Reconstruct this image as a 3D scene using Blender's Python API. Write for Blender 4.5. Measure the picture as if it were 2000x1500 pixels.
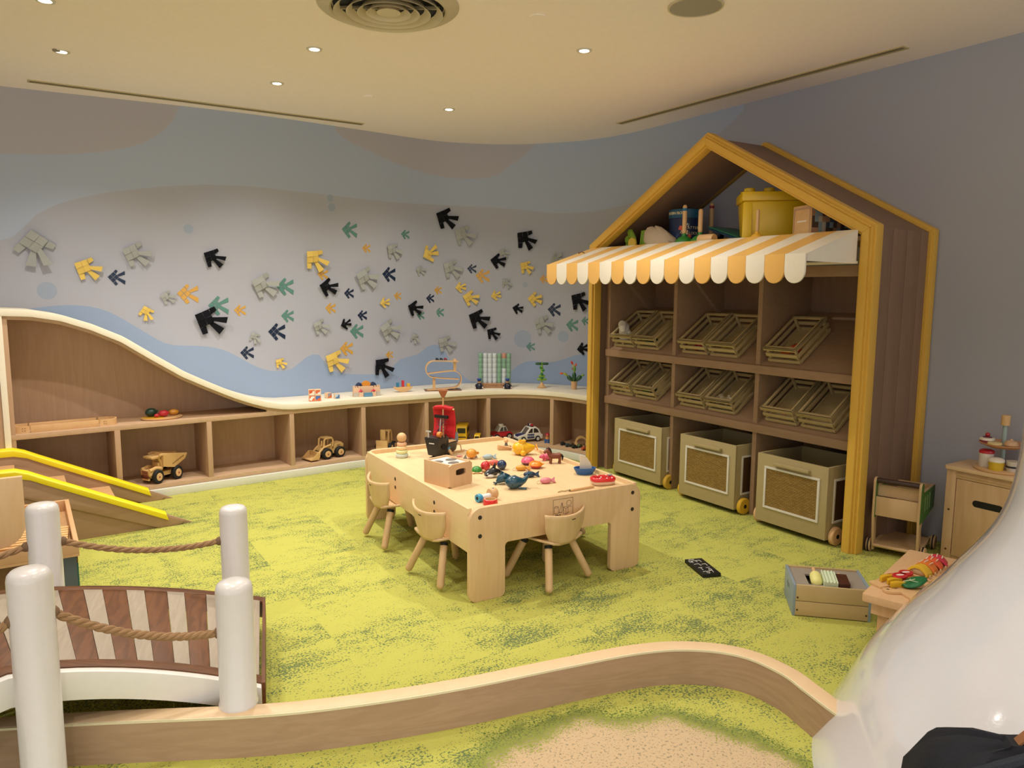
import bpy, bmesh, math, random
from mathutils import Matrix, Vector
random.seed(7)
S = bpy.context.scene
for o in list(bpy.data.objects): bpy.data.objects.remove(o)
COL = S.collection
PI = math.pi
R = math.radians

# ---------------------------------------------------------------- camera, world, exposure
FPX, PITCH, ROLL, CAMH = 1455.0, R(7.18), R(0.33), 1.5
cam = bpy.data.cameras.new('camera'); camo = bpy.data.objects.new('camera', cam); COL.objects.link(camo)
cam.sensor_width = 36; cam.lens = 36 * FPX / 2000; cam.clip_start = 0.05
camo.matrix_world = Matrix.Translation((0, 0, CAMH)) @ Matrix.Rotation(PI/2 - PITCH, 4, 'X') @ Matrix.Rotation(ROLL, 4, 'Z')
S.camera = camo
w = bpy.data.worlds.new('world'); S.world = w; w.use_nodes = True
w.node_tree.nodes['Background'].inputs[0].default_value = (0.94, 0.97, 1.0, 1)
w.node_tree.nodes['Background'].inputs[1].default_value = 1.6
S.view_settings.view_transform = 'Standard'; S.view_settings.look = 'None'
S.view_settings.gamma = 1; S.view_settings.use_curve_mapping = False
S.view_settings.exposure = 0.0
CEIL = 2.88
SPOT_W = 60.0
# x, y, power factor, seen as a downlight fitting in the ceiling
LAMPS = [(-2.663, 4.592, 1.1), (-1.155, 4.519, 1.9), (-1.6, 5.247, 1.3), (0.407, 4.518, 1.5), (-0.497, 5.952, 1.2), (-2.27, 3.807, 1.2),
         (-1.25, 2.75, .9), (0.35, 2.7, .4), (1.75, 2.75, 0.2), (-1.9, 1.9, .9), (.35, 1.25, .75), (1.0, 1.55, .6), (2.4, 1.6, .9), (1.9, -0.4, .9), (-.45, -.05, 1.0)]
for i, (lx, ly, k) in enumerate(LAMPS):
    ld = bpy.data.lights.new('downlight_beam', 'SPOT'); ld.energy = SPOT_W * k; ld.color = (1.0, 0.945, 0.87)
    ld.spot_size = R(126); ld.spot_blend = 0.85; ld.shadow_soft_size = 0.025
    lo = bpy.data.objects.new('downlight_beam', ld); COL.objects.link(lo); lo.location = (lx, ly, CEIL - 0.03)

# ---------------------------------------------------------------- helpers
def ray(u, v):
    x, y = (u - 1000) / FPX, (750 - v) / FPX
    c, s = math.cos(ROLL), math.sin(ROLL); x, y = c*x - s*y, s*x + c*y
    return Vector((x, math.cos(PITCH) + y*math.sin(PITCH), -math.sin(PITCH) + y*math.cos(PITCH)))
def at(u, v, z=0.0):
    d = ray(u, v); t = (z - CAMH) / d.z
    return Vector((0, 0, CAMH)) + d * t
def atp(u, v, p0, n):
    d = ray(u, v); p0 = Vector(p0); n = Vector(n); o = Vector((0, 0, CAMH))
    return o + d * ((p0 - o).dot(n) / d.dot(n))
def T(x, y=0, z=0): return Matrix.Translation((x, y, z))
def RX(a): return Matrix.Rotation(R(a), 4, 'X')
def RY(a): return Matrix.Rotation(R(a), 4, 'Y')
def RZ(a): return Matrix.Rotation(R(a), 4, 'Z')
XZ = RX(90)                                   # polygon x,y -> x,z ; extrusion +z -> -y
YZ = Matrix(((0, 0, 1, 0), (1, 0, 0, 0), (0, 1, 0, 0), (0, 0, 0, 1)))   # polygon x,y -> y,z ; extrusion z -> x

class MB:
    def __init__(s): s.v = []; s.f = []; s.uv = None
    def add(s, vs, fs, M=None):
        b = len(s.v)
        for p in vs:
            p = Vector(p); s.v.append(M @ p if M else p)
        s.f += [tuple(b + i for i in f) for f in fs]; return s
    def box(s, a, b, M=None):
        (x0, y0, z0), (x1, y1, z1) = a, b
        return s.add([(x0,y0,z0),(x1,y0,z0),(x1,y1,z0),(x0,y1,z0),(x0,y0,z1),(x1,y0,z1),(x1,y1,z1),(x0,y1,z1)],
              [(0,3,2,1),(4,5,6,7),(0,1,5,4),(1,2,6,5),(2,3,7,6),(3,0,4,7)], M)
    def cbox(s, c, d, M=None):
        return s.box([c[i]-d[i]/2 for i in range(3)], [c[i]+d[i]/2 for i in range(3)], M)
    def prism(s, poly, z0, z1, M=None):
        n = len(poly)
        return s.add([(x,y,z0) for x,y in poly] + [(x,y,z1) for x,y in poly],
              [tuple(range(n))[::-1], tuple(range(n, 2*n))] + [(i,(i+1)%n,n+(i+1)%n,n+i) for i in range(n)], M)
    def lathe(s, prof, n=20, M=None):
        vs = []; fs = []; rings = []
        for r, z in prof:
            if r < 1e-6: rings.append([len(vs)]); vs.append((0,0,z))
            else:
                rings.append(list(range(len(vs), len(vs)+n)))
                vs += [(r*math.cos(2*PI*k/n), r*math.sin(2*PI*k/n), z) for k in range(n)]
        for a, b in zip(rings, rings[1:]):
            for k in range(n):
                k2 = (k+1) % n
                if len(a) == 1 and len(b) == 1: continue
                if len(a) == 1: fs.append((a[0], b[k2], b[k]))
                elif len(b) == 1: fs.append((a[k], a[k2], b[0]))
                else: fs.append((a[k], a[k2], b[k2], b[k]))
        if len(prof) == 2 and len(rings[0]) > 1: fs.append(tuple(rings[0][::-1]))
        if len(prof) == 2 and len(rings[-1]) > 1: fs.append(tuple(rings[-1]))
        return s.add(vs, fs, M)
    def cyl(s, p0, p1, r0, r1=None, n=14):
        r1 = r0 if r1 is None else r1
        p0 = Vector(p0); d = Vector(p1) - p0
        M = Matrix.Translation(p0) @ d.to_track_quat('Z', 'Y').to_matrix().to_4x4()
        return s.lathe([(r0, 0), (r1, d.length)], n, M)
    def rod(s, p0, p1, r, n=12):                # cylinder with rounded ends
        p0 = Vector(p0); d = Vector(p1) - p0; L = d.length
        M = Matrix.Translation(p0) @ d.to_track_quat('Z', 'Y').to_matrix().to_4x4()
        e = min(r, L/2)
        a = [(r*math.sin(t*PI/8), e - e*math.cos(t*PI/8)) for t in range(0, 5)]
        return s.lathe(a + [(x, L - z) for x, z in a[::-1]], n, M)
    def ball(s, c, r, n=14, M=None):
        rx, ry, rz = (r, r, r) if not hasattr(r, '__len__') else r
        m = max(5, n//2)
        MM = Matrix.Translation(c) @ Matrix.Diagonal((rx, ry, rz, 1))
        if M: MM = M @ MM
        return s.lathe([(math.sin(PI*k/m), -math.cos(PI*k/m)) for k in range(m+1)], n, MM)
    def tube(s, pts, r, n=8, closed=False):
        pts = [Vector(p) for p in pts]; N = len(pts); vs = []; fs = []
        rr = r if hasattr(r, '__len__') else [r]*N
        up = None
        for i, p in enumerate(pts):
            a = pts[(i-1) % N] if (closed or i) else p; b = pts[(i+1) % N] if (closed or i < N-1) else p
            t = (b - a).normalized()
            if up is None: up = Vector((0,0,1)) if abs(t.z) < .9 else Vector((1,0,0))
            x = up.cross(t)
            x = x.normalized() if x.length > 1e-6 else t.orthogonal().normalized()
            y = t.cross(x).normalized(); up = y
            vs += [p + (x*math.cos(2*PI*k/n) + y*math.sin(2*PI*k/n))*rr[i] for k in range(n)]
        for i in range(N if closed else N-1):
            j = (i+1) % N
            for k in range(n): fs.append((i*n+k, i*n+(k+1)%n, j*n+(k+1)%n, j*n+k))
        if not closed: fs += [tuple(range(n))[::-1], tuple(range((N-1)*n, N*n))]
        return s.add(vs, fs)
    def grid(s, P, M=None):
        m, n = len(P), len(P[0])
        return s.add([p for row in P for p in row], [(i*n+j, i*n+j+1, (i+1)*n+j+1, (i+1)*n+j) for i in range(m-1) for j in range(n-1)], M)
    def ribbon(s, sec, closed_ends=True):       # sec: list of cross-sections (each the same number of points, closed loops)
        n = len(sec[0]); vs = [p for q in sec for p in q]; fs = []
        for i in range(len(sec)-1):
            for k in range(n): fs.append((i*n+k, i*n+(k+1)%n, (i+1)*n+(k+1)%n, (i+1)*n+k))
        if closed_ends: fs += [tuple(range(n)), tuple(range((len(sec)-1)*n, len(sec)*n))[::-1]]
        return s.add(vs, fs)

def bld(name, mb, m, parent=None, bev=0, smooth=True, ang=38, solid=0, seg=2):
    me = bpy.data.meshes.new(name)
    bm = bmesh.new()
    vs = [bm.verts.new(p) for p in mb.v]
    for f in mb.f:
        try: bm.faces.new([vs[i] for i in f])
        except ValueError: pass
    bmesh.ops.recalc_face_normals(bm, faces=bm.faces)
    if bev:
        es = [e for e in bm.edges if len(e.link_faces) == 2 and e.calc_face_angle(0) > R(35)]
        if es: bmesh.ops.bevel(bm, geom=es, offset=bev, segments=seg, profile=.6, affect='EDGES', clamp_overlap=True)
    bm.to_mesh(me); bm.free()
    if smooth: me.shade_smooth(); me.set_sharp_from_angle(angle=R(ang))
    ms = m if isinstance(m, (list, tuple)) else [m]
    for q in ms: me.materials.append(q)
    o = bpy.data.objects.new(name, me); COL.objects.link(o)
    if parent: o.parent = parent
    if solid:
        md = o.modifiers.new('thickness', 'SOLIDIFY'); md.thickness = solid; md.offset = 0
    return o
def tag(o, label, cat, group=None, kind=None):
    o['label'] = label; o['category'] = cat
    if group: o['group'] = group
    if kind: o['kind'] = kind
    return o
def thing(name, label, cat, loc=(0,0,0), rz=0, group=None, M=None):
    o = bpy.data.objects.new(name, None); COL.objects.link(o); o.empty_display_size = .05
    if M is not None: o.matrix_world = M
    else: o.location = loc; o.rotation_euler = (0, 0, rz)
    return tag(o, label, cat, group)
def struct(name, mb, m, label=None, **k):
    o = bld(name, mb, m, **k); o['kind'] = 'structure'
    if label: o['label'] = label
    return o
def copy_tree(o, parent=None):
    c = o.copy(); COL.objects.link(c)
    if parent: c.parent = parent
    for ch in list(o.children): copy_tree(ch, c)
    return c
def text(name, body, size, m, parent, M, depth=.0008, align='CENTER'):
    cu = bpy.data.curves.new(name, 'FONT'); cu.body = body; cu.size = size; cu.extrude = depth; cu.align_x = align; cu.align_y = 'CENTER'; cu.resolution_u = 3
    t = bpy.data.objects.new(name, cu); COL.objects.link(t); bpy.context.view_layer.update()
    me = bpy.data.meshes.new_from_object(t); bpy.data.objects.remove(t); me.materials.clear(); me.materials.append(m)
    o = bpy.data.objects.new(name, me); COL.objects.link(o); o.parent = parent; o.matrix_local = M
    return o
def catmull(pts, n=6):
    P = [Vector(p) for p in pts]; P = [2*P[0]-P[1]] + P + [2*P[-1]-P[-2]]; out = []
    for i in range(1, len(P)-2):
        a, b, c, d = P[i-1:i+3]
        for k in range(n):
            t = k/n
            out.append(.5*((2*b) + (c-a)*t + (2*a-5*b+4*c-d)*t*t + (3*b-a-3*c+d)*t**3))
    out.append(P[-2]); return out
def rrect(x0, y0, x1, y1, r, n=5):
    rs = r if hasattr(r, '__len__') else [r]*4   # bl, br, tr, tl
    out = []
    for (cx, cy, sx, sy, a0), q in zip([(x0,y0,1,1,180),(x1,y0,-1,1,270),(x1,y1,-1,-1,0),(x0,y1,1,-1,90)], rs):
        if q <= 0: out.append((cx, cy)); continue
        for k in range(n+1):
            t = R(a0 + 90*k/n); out.append((cx + sx*q + q*math.cos(t), cy + sy*q + q*math.sin(t)))
    return out
def circ(r, n=20, cx=0, cy=0): return [(cx + r*math.cos(2*PI*k/n), cy + r*math.sin(2*PI*k/n)) for k in range(n)]

# ---------------------------------------------------------------- materials
def lin(h):
    h = h.lstrip('#'); c = [int(h[i:i+2], 16)/255 for i in (0, 2, 4)]
    return tuple(x/12.92 if x <= .04045 else ((x+.055)/1.055)**2.4 for x in c) + (1,)
def nodes(name):
    m = bpy.data.materials.new(name); m.use_nodes = True
    nt = m.node_tree; return m, nt, nt.nodes['Principled BSDF']
_mc = {}
def mat(h, rough=.5, spec=.5, metal=0, coat=0, grain=0.0, emit=None):
    key = (h, rough, spec, metal, coat, grain, emit)
    if key in _mc: return _mc[key]
    m, nt, b = nodes('paint_' + h.strip('#'))
    b.inputs['Base Color'].default_value = lin(h); b.inputs['Roughness'].default_value = rough
    b.inputs['Specular IOR Level'].default_value = spec; b.inputs['Metallic'].default_value = metal
    b.inputs['Coat Weight'].default_value = coat
    if emit: b.inputs['Emission Color'].default_value = lin(h); b.inputs['Emission Strength'].default_value = emit
    else:
        tc = nt.nodes.new('ShaderNodeTexCoord'); n = nt.nodes.new('ShaderNodeTexNoise'); n.inputs['Scale'].default_value = 35; n.inputs['Detail'].default_value = 3
        mx = nt.nodes.new('ShaderNodeMix'); mx.data_type = 'RGBA'
        c = lin(h); mx.inputs['A'].default_value = tuple(x*.965 for x in c[:3]) + (1,); mx.inputs['B'].default_value = tuple(min(1, x*1.03) for x in c[:3]) + (1,)
        nt.links.new(tc.outputs['Object'], n.inputs['Vector']); nt.links.new(n.outputs['Fac'], mx.inputs['Factor']); nt.links.new(mx.outputs['Result'], b.inputs['Base Color'])
        if grain:
            bp = nt.nodes.new('ShaderNodeBump'); bp.inputs['Strength'].default_value = grain; bp.inputs['Distance'].default_value = .002
            n2 = nt.nodes.new('ShaderNodeTexNoise'); n2.inputs['Scale'].default_value = 260
            nt.links.new(tc.outputs['Object'], n2.inputs['Vector']); nt.links.new(n2.outputs['Fac'], bp.inputs['Height']); nt.links.new(bp.outputs['Normal'], b.inputs['Normal'])
    _mc[key] = m; return m
def wood(h1, h2, scale=(14, 14, 1.2), rough=.45, rot=(0,0,0), ring=.5, coat=0, name='wood'):
    key = (h1, h2, scale, rough, rot, ring, coat)
    if key in _mc: return _mc[key]
    m, nt, b = nodes(name); N = nt.nodes.new; L = nt.links.new
    tc = N('ShaderNodeTexCoord'); mp = N('ShaderNodeMapping'); mp.inputs['Scale'].default_value = scale; mp.inputs['Rotation'].default_value = rot
    L(tc.outputs['Object'], mp.inputs['Vector'])
    n1 = N('ShaderNodeTexNoise'); n1.inputs['Scale'].default_value = 1.0; n1.inputs['Detail'].default_value = 4; n1.inputs['Distortion'].default_value = .6
    n2 = N('ShaderNodeTexNoise'); n2.inputs['Scale'].default_value = 7; n2.inputs['Detail'].default_value = 5
    wv = N('ShaderNodeMath'); wv.operation = 'SINE'; ml = N('ShaderNodeMath'); ml.operation = 'MULTIPLY'; ml.inputs[1].default_value = 34
    L(mp.outputs['Vector'], n1.inputs['Vector']); L(mp.outputs['Vector'], n2.inputs['Vector'])
    L(n1.outputs['Fac'], ml.inputs[0]); L(ml.outputs[0], wv.inputs[0])
    a = N('ShaderNodeMath'); a.operation = 'MULTIPLY_ADD'; a.inputs[1].default_value = .16*ring; a.inputs[2].default_value = .28
    L(wv.outputs[0], a.inputs[0])
    ad = N('ShaderNodeMath'); ad.operation = 'MULTIPLY_ADD'; ad.inputs[1].default_value = .45; L(n2.outputs['Fac'], ad.inputs[0]); L(a.outputs[0], ad.inputs[2])
    mx = N('ShaderNodeMix'); mx.data_type = 'RGBA'; mx.inputs['A'].default_value = lin(h1); mx.inputs['B'].default_value = lin(h2)
    L(ad.outputs[0], mx.inputs['Factor']); L(mx.outputs['Result'], b.inputs['Base Color'])
    b.inputs['Roughness'].default_value = rough; b.inputs['Coat Weight'].default_value = coat; b.inputs['Specular IOR Level'].default_value = .35
    bp = N('ShaderNodeBump'); bp.inputs['Strength'].default_value = .12; bp.inputs['Distance'].default_value = .001
    L(n2.outputs['Fac'], bp.inputs['Height']); L(bp.outputs['Normal'], b.inputs['Normal'])
    _mc[key] = m; return m
BIRCH = wood('#e6c79a', '#d2aa78', (9, 9, 1.1), .42)                 # vertical grain
BIRCHX = wood('#e8cb9e', '#d6b081', (1.1, 9, 9), .42)
BIRCHY = wood('#ecd2a4', '#dcb887', (7, 1.0, 7), .42)
BIRCHE = wood('#dcb284', '#c99a6a', (3, 3, 3), .5, ring=.2)           # cut ply edges
OAK = wood('#c8a688', '#ab896a', (9, 9, .8), .5)                      # carcass brown wood
OAKX = wood('#ceae8c', '#b49272', (1.2, 9, 9), .5)
HOUSEW = wood('#947660', '#7a5f4c', (10, 10, .9), .55)
SHELFW = wood('#a98a6c', '#8b6d52', (2, 9, 9), .55)
CRATEW = wood('#c6b186', '#a8925f', (3, 3, 3), .55, ring=.2)
TOYW = wood('#e2bd8c', '#cb9d68', (8, 8, 8), .45, ring=.3)
PINE = wood('#dfb889', '#c99a68', (8, 8, 1), .45, ring=.9)
WHITE = mat('#e9e6df', .35); CREAM = mat('#f0e6cf', .4); BLACK = mat('#121216', .45); DARK = mat('#0a0a0c', .6)
YEL = mat('#e0ac35', .45); TUBY = mat('#e8c21c', .35); RED = mat('#d41f26', .3, coat=.4)
NAVY = mat('#1d2f55', .35, coat=.3); TEAL = mat('#19495b', .3, coat=.4); PINK = mat('#e0607c', .3, coat=.3); ORANGE = mat('#ef8f1d', .3, coat=.3)
GREEN = mat('#2e7d32', .4); DGREEN = mat('#1f5130', .35, coat=.3); LGREEN = mat('#7fa63a', .4); BLUE = mat('#2f62a8', .35); SKYB = mat('#3f93c8', .35)
RUBBER = mat('#141416', .7, grain=.3)
# ---------------------------------------------------------------- floor
def carpet_mat():
    m, nt, b = nodes('carpet'); N = nt.nodes.new; L = nt.links.new
    tc = N('ShaderNodeTexCoord'); mp = N('ShaderNodeMapping'); mp.inputs['Rotation'].default_value = (0, 0, -R(32.6))
    L(tc.outputs['Object'], mp.inputs['Vector'])
    sn = N('ShaderNodeVectorMath'); sn.operation = 'SNAP'; sn.inputs[1].default_value = (.5, .5, 50); L(mp.outputs[0], sn.inputs[0])
    wn = N('ShaderNodeTexWhiteNoise'); wn.noise_dimensions = '3D'; L(sn.outputs[0], wn.inputs['Vector'])
    sc = N('ShaderNodeVectorMath'); sc.operation = 'SCALE'; sc.inputs['Scale'].default_value = 9; L(wn.outputs['Color'], sc.inputs[0])
    ad = N('ShaderNodeVectorMath'); ad.operation = 'ADD'; L(mp.outputs[0], ad.inputs[0]); L(sc.outputs[0], ad.inputs[1])
    st = N('ShaderNodeMapping'); st.inputs['Scale'].default_value = (1.0, 1.6, 1); L(ad.outputs[0], st.inputs['Vector'])
    def noise(vec, s, d, r=.55):
        n = N('ShaderNodeTexNoise'); n.inputs['Scale'].default_value = s; n.inputs['Detail'].default_value = d; n.inputs['Roughness'].default_value = r
        L(vec, n.inputs['Vector']); return n.outputs['Fac']
    def mth(op, a, c, e=None):
        x = N('ShaderNodeMath'); x.operation = op
        for i, q in enumerate([a, c, e]):
            if q is None: continue
            if isinstance(q, (int, float)): x.inputs[i].default_value = q
            else: L(q, x.inputs[i])
        return x.outputs[0]
    def ramp(f, lo, hi):
        x = N('ShaderNodeMapRange'); x.interpolation_type = 'SMOOTHSTEP'; x.inputs['From Min'].default_value = lo; x.inputs['From Max'].default_value = hi; L(f, x.inputs['Value']); return x.outputs[0]
    def mix(f, a, c):
        x = N('ShaderNodeMix'); x.data_type = 'RGBA'
        L(f, x.inputs['Factor'])
        for k, q in (('A', a), ('B', c)):
            if isinstance(q, str): x.inputs[k].default_value = lin(q)
            else: L(q, x.inputs[k])
        return x.outputs['Result']
    big = noise(st.outputs[0], 1.7, 5, .62); mid = noise(st.outputs[0], 11, 3); fine = noise(mp.outputs[0], 105, 3, .65); pile = noise(mp.outputs[0], 420, 1)
    f = mth('ADD', mth('MULTIPLY', big, 1.0), mth('ADD', mth('MULTIPLY', mid, .6), mth('MULTIPLY', fine, 1.9)))
    dark = ramp(f, 1.85, 1.94)
    col = mix(dark, '#c0bf5a', '#7a8755')
    col = mix(ramp(fine, .25, .75), col, mix(dark, '#cac868', '#6e7d50'))
    # the sand coloured patch inside the curved kerb, ringed in dark green
    g = N('ShaderNodeVectorMath'); g.operation = 'DISTANCE'; sp = N('ShaderNodeMapping'); sp.inputs['Scale'].default_value = (1.0, 1.25, 0); sp.inputs['Location'].default_value = (-.42, -2.55, 0)
    L(tc.outputs['Object'], sp.inputs['Vector']); L(sp.outputs[0], g.inputs[0]); g.inputs[1].default_value = (0, 0, 0)
    dd = mth('ADD', mth('ADD', g.outputs['Value'], mth('MULTIPLY', noise(tc.outputs['Object'], 6, 3), .24)), mth('MULTIPLY', fine, .42))
    ring = ramp(dd, .97, .90); sand = ramp(dd, .865, .80)
    sy = N('ShaderNodeSeparateXYZ'); L(tc.outputs['Object'], sy.inputs[0])
    sand = mth('MAXIMUM', sand, ramp(sy.outputs[1], 1.25, 1.0))  # unseen sand area behind the camera, added to bounce warmer light onto the ceiling
    col = mix(ring, col, mix(ramp(fine, .4, .5), '#5d7439', '#9aa04f'))
    col = mix(sand, col, mix(ramp(fine, .36, .46), '#9c8f74', '#d8bd97'))
    dk = N('ShaderNodeMix'); dk.data_type = 'RGBA'; dk.blend_type = 'MULTIPLY'; dk.inputs['Factor'].default_value = 1; L(col, dk.inputs['A'])
    gr = N('ShaderNodeMapRange'); gr.inputs['To Min'].default_value = .80; gr.inputs['To Max'].default_value = 1.1; L(pile, gr.inputs['Value']); L(gr.outputs[0], dk.inputs['B'])
    L(dk.outputs['Result'], b.inputs['Base Color'])
    b.inputs['Roughness'].default_value = .95; b.inputs['Specular IOR Level'].default_value = .1
    bp = N('ShaderNodeBump'); bp.inputs['Strength'].default_value = .5; bp.inputs['Distance'].default_value = .006
    L(pile, bp.inputs['Height']); L(bp.outputs['Normal'], b.inputs['Normal'])
    return m
struct('floor', MB().box((-6, -4, -.1), (7, 9, 0)), carpet_mat(), 'yellow-green mottled carpet floor with a sandy patch', smooth=False)
CPAINT = mat('#fdf1ee', .8, spec=.1, grain=.15)
struct('ceiling', MB().box((-6, -4, CEIL), (7, 9, CEIL+.1)), CPAINT, 'plain cream painted ceiling', smooth=False)

# ---------------------------------------------------------------- curved mural wall
WALL0 = [(-6.0, 4.0), (-5.0, 4.53), (-4.4, 4.88), (-3.552, 5.365), (-3.002, 5.656), (-2.388, 5.981), (-1.891, 6.297), (-1.35, 6.712), (-0.778, 7.16),
         (-0.402, 7.30), (-0.013, 7.338), (.373, 7.252), (.74, 7.074), (1.026, 6.796), (1.238, 6.483), (1.82, 5.574), (2.516, 4.487), (3.86, 2.386), (5.2, .29), (6.6, -1.9)]
WPL = [Vector((p.x, p.y)) for p in catmull([(x, y, 0) for x, y in WALL0], 6)]
WS = [0.0]
for p, q in zip(WPL, WPL[1:]): WS.append(WS[-1] + (q-p).length)
SMAX = WS[-1]
SRIGHT = WS[14*6]                               # where the straight right hand wall begins
def wall_hit(u, v):
    d = ray(u, v); dx, dy = d.x, d.y
    for i, (p, q) in enumerate(zip(WPL, WPL[1:])):
        e = q - p; den = dx*e.y - dy*e.x
        if abs(den) < 1e-9: continue
        t = (p.x*e.y - p.y*e.x)/den; k = (p.x*dy - p.y*dx)/den
        if t > 0 and -1e-6 <= k <= 1 + 1e-6:
            tg = Vector((e.x, e.y, 0)).normalized(); n = Vector((tg.y, -tg.x, 0))
            P = Vector((0, 0, CAMH)) + d*t
            return P, WS[i] + k*e.length, tg, n
def sz(u, v):
    P, s, _, _ = wall_hit(u, v); return s, P.z
def wall_xy(s):
    for i in range(len(WS)-1):
        if WS[i+1] >= s:
            k = (s-WS[i])/(WS[i+1]-WS[i]); return WPL[i].lerp(WPL[i+1], k)
    return WPL[-1]
def mural_mat():
    m, nt, b = nodes('mural_paint'); N = nt.nodes.new; L = nt.links.new
    uv = N('ShaderNodeUVMap'); uv.uv_map = 'UVMap'; sx = N('ShaderNodeSeparateXYZ'); L(uv.outputs[0], sx.inputs[0])
    def mth(op, a, c, e=None):
        x = N('ShaderNodeMath'); x.operation = op
        for i, q in enumerate([a, c, e]):
            if q is None: continue
            if isinstance(q, (int, float)): x.inputs[i].default_value = q
            else: L(q, x.inputs[i])
        return x.outputs[0]
    sn = mth('DIVIDE', sx.outputs[0], SMAX)
    def curve(pts):                             # a painted outline: height as a function of the run along the wall
        c = N('ShaderNodeFloatCurve'); cv = c.mapping.curves[0]
        P = sorted((s/SMAX, min(.999, max(.001, z/3.2))) for s, z in pts)
        for i, (a, z) in enumerate(P):
            if i < 2: cv.points[i].location = (a, z)
            else: cv.points.new(a, z)
        c.mapping.extend = 'HORIZONTAL'; c.mapping.update(); L(sn, c.inputs['Value']); return mth('MULTIPLY', c.outputs[0], 3.2)
    def mix(f, a, c):
        x = N('ShaderNodeMix'); x.data_type = 'RGBA'; L(f, x.inputs['Factor'])
        for k, q in (('A', a), ('B', c)):
            if isinstance(q, str): x.inputs[k].default_value = lin(q)
            else: L(q, x.inputs[k])
        return x.outputs['Result']
    BASE, BAND, HILL, TOP = '#b3b1b6', '#adb7ca', '#93a5c1', '#b3b0b8'
    z = sx.outputs[1]
    hill = curve([sz(*p) for p in [(0, 612), (64, 602), (126, 596), (162, 597), (195, 603), (240, 623), (270, 641), (300, 659), (324, 671), (345, 675), (381, 675), (414, 678), (450, 689), (480, 705), (510, 720), (540, 725), (564, 723), (585, 708), (600, 696), (617, 691), (629, 698), (638, 713), (650, 725), (680, 730), (725, 731), (752, 728), (767, 716), (782, 701), (797, 697), (818, 692), (830, 680), (845, 672), (860, 675), (869, 686), (884, 713), (902, 731), (920, 745), (975, 745), (998, 725), (1016, 711), (1040, 705), (1070, 708), (1100, 702), (1142, 692), (1180, 700)]] + [(SRIGHT+.3, .2), (SMAX, .2)])
    low = curve([(0, 1.5)] + [sz(*p) for p in [(0, 470), (70, 420), (150, 388), (300, 366), (450, 362), (600, 376), (750, 393), (900, 402), (1000, 408), (1100, 416), (1200, 405), (1270, 380), (1320, 330)]] + [(SRIGHT+.9, 2.86), (SRIGHT+1.0, 3.1), (SMAX, 3.1)])
    up = curve([(0, 2.2)] + [sz(*p) for p in [(0, 300), (150, 300), (250, 288), (310, 262), (345, 222)]] + [(sz(350, 215)[0], 2.92), (sz(640, 245)[0], 3.0)] + [sz(*p) for p in [(660, 262), (720, 295), (800, 328), (880, 347), (950, 347), (1000, 320), (1035, 295)]] + [(sz(1060, 285)[0], 2.92), (SRIGHT, 3.1), (SMAX, 3.1)])
    n = N('ShaderNodeTexNoise'); n.inputs['Scale'].default_value = 1.3; L(uv.outputs[0], n.inputs['Vector'])
    base = mix(n.outputs['Fac'], '#a7abba', '#b1b0b6')
    c = mix(mth('GREATER_THAN', z, low), base, BAND)
    c = mix(mth('GREATER_THAN', z, up), c, TOP)
    for (px, py, r) in [(368, 447, 8), (648, 405, 7), (645, 387, 6), (92, 568, 14), (1021, 662, 17), (1100, 657, 11), (1026, 556, 5), (873, 670, 0)]:
        if not r: continue
        s0, z0 = sz(px, py); P = wall_hit(px, py)[0]; rr = r/FPX*P.length
        dx = mth('SUBTRACT', sx.outputs[0], s0); dz = mth('SUBTRACT', z, z0)
        d2 = mth('ADD', mth('MULTIPLY', dx, dx), mth('MULTIPLY', dz, dz))
        c = mix(mth('LESS_THAN', d2, rr*rr), c, '#9ba5b6')
    c = mix(mth('LESS_THAN', z, hill), c, HILL)
    L(c, b.inputs['Base Color']); b.inputs['Roughness'].default_value = .7; b.inputs['Specular IOR Level'].default_value = .15
    bp = N('ShaderNodeBump'); bp.inputs['Strength'].default_value = .08; bp.inputs['Distance'].default_value = .002
    n2 = N('ShaderNodeTexNoise'); n2.inputs['Scale'].default_value = 180; L(uv.outputs[0], n2.inputs['Vector']); L(n2.outputs['Fac'], bp.inputs['Height']); L(bp.outputs['Normal'], b.inputs['Normal'])
    return m
MURAL = mural_mat()
def wall_piece(name, i0, i1, label):
    mb = MB(); sec = []; me = bpy.data.meshes.new(name); vs = []; uvs = []; fs = []
    for i in range(i0, i1+1):
        p = WPL[i]; a = WPL[max(i-1, 0)]; c = WPL[min(i+1, len(WPL)-1)]; t = (c-a).normalized(); n = Vector((-t.y, t.x))*.12
        for q in (p, p+n):
            for zz in (0, CEIL): vs.append((q.x, q.y, zz)); uvs.append((WS[i], zz))
    k = i1-i0
    for i in range(k):
        a, c = i*4, i*4+4
        fs += [(a, a+1, c+1, c), (a+2, c+2, c+3, a+3), (a+1, a+3, c+3, c+1), (a, c, c+2, a+2)]
    fs += [(0, 2, 3, 1), (k*4, k*4+1, k*4+3, k*4+2)]
    me.from_pydata(vs, [], fs); ul = me.uv_layers.new(name='UVMap')
    for lp in me.loops: ul.data[lp.index].uv = uvs[lp.vertex_index]
    me.shade_smooth(); me.set_sharp_from_angle(angle=R(40)); me.materials.append(MURAL)
    o = bpy.data.objects.new(name, me); COL.objects.link(o); o['kind'] = 'structure'; o['label'] = label; return o
wall_piece('wall_back', 0, 14*6, 'curved mural wall painted with pale clouds and blue hills')
wall_piece('wall_right', 14*6, len(WPL)-1, 'plain grey-lilac wall behind the house-shaped shelf')
struct('wall_left', MB().box((-6.1, -4, 0), (-6.0, 4.0, CEIL)), mat('#b5b0ad', .7), 'plain wall out of view on the left', smooth=False)
a_ = Vector((-.539, .842, 0)); b_ = Vector((.842, .539, 0))   # the right wall runs along a_, b_ points into it
q0 = Vector((2.516, 4.487, 0))
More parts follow.
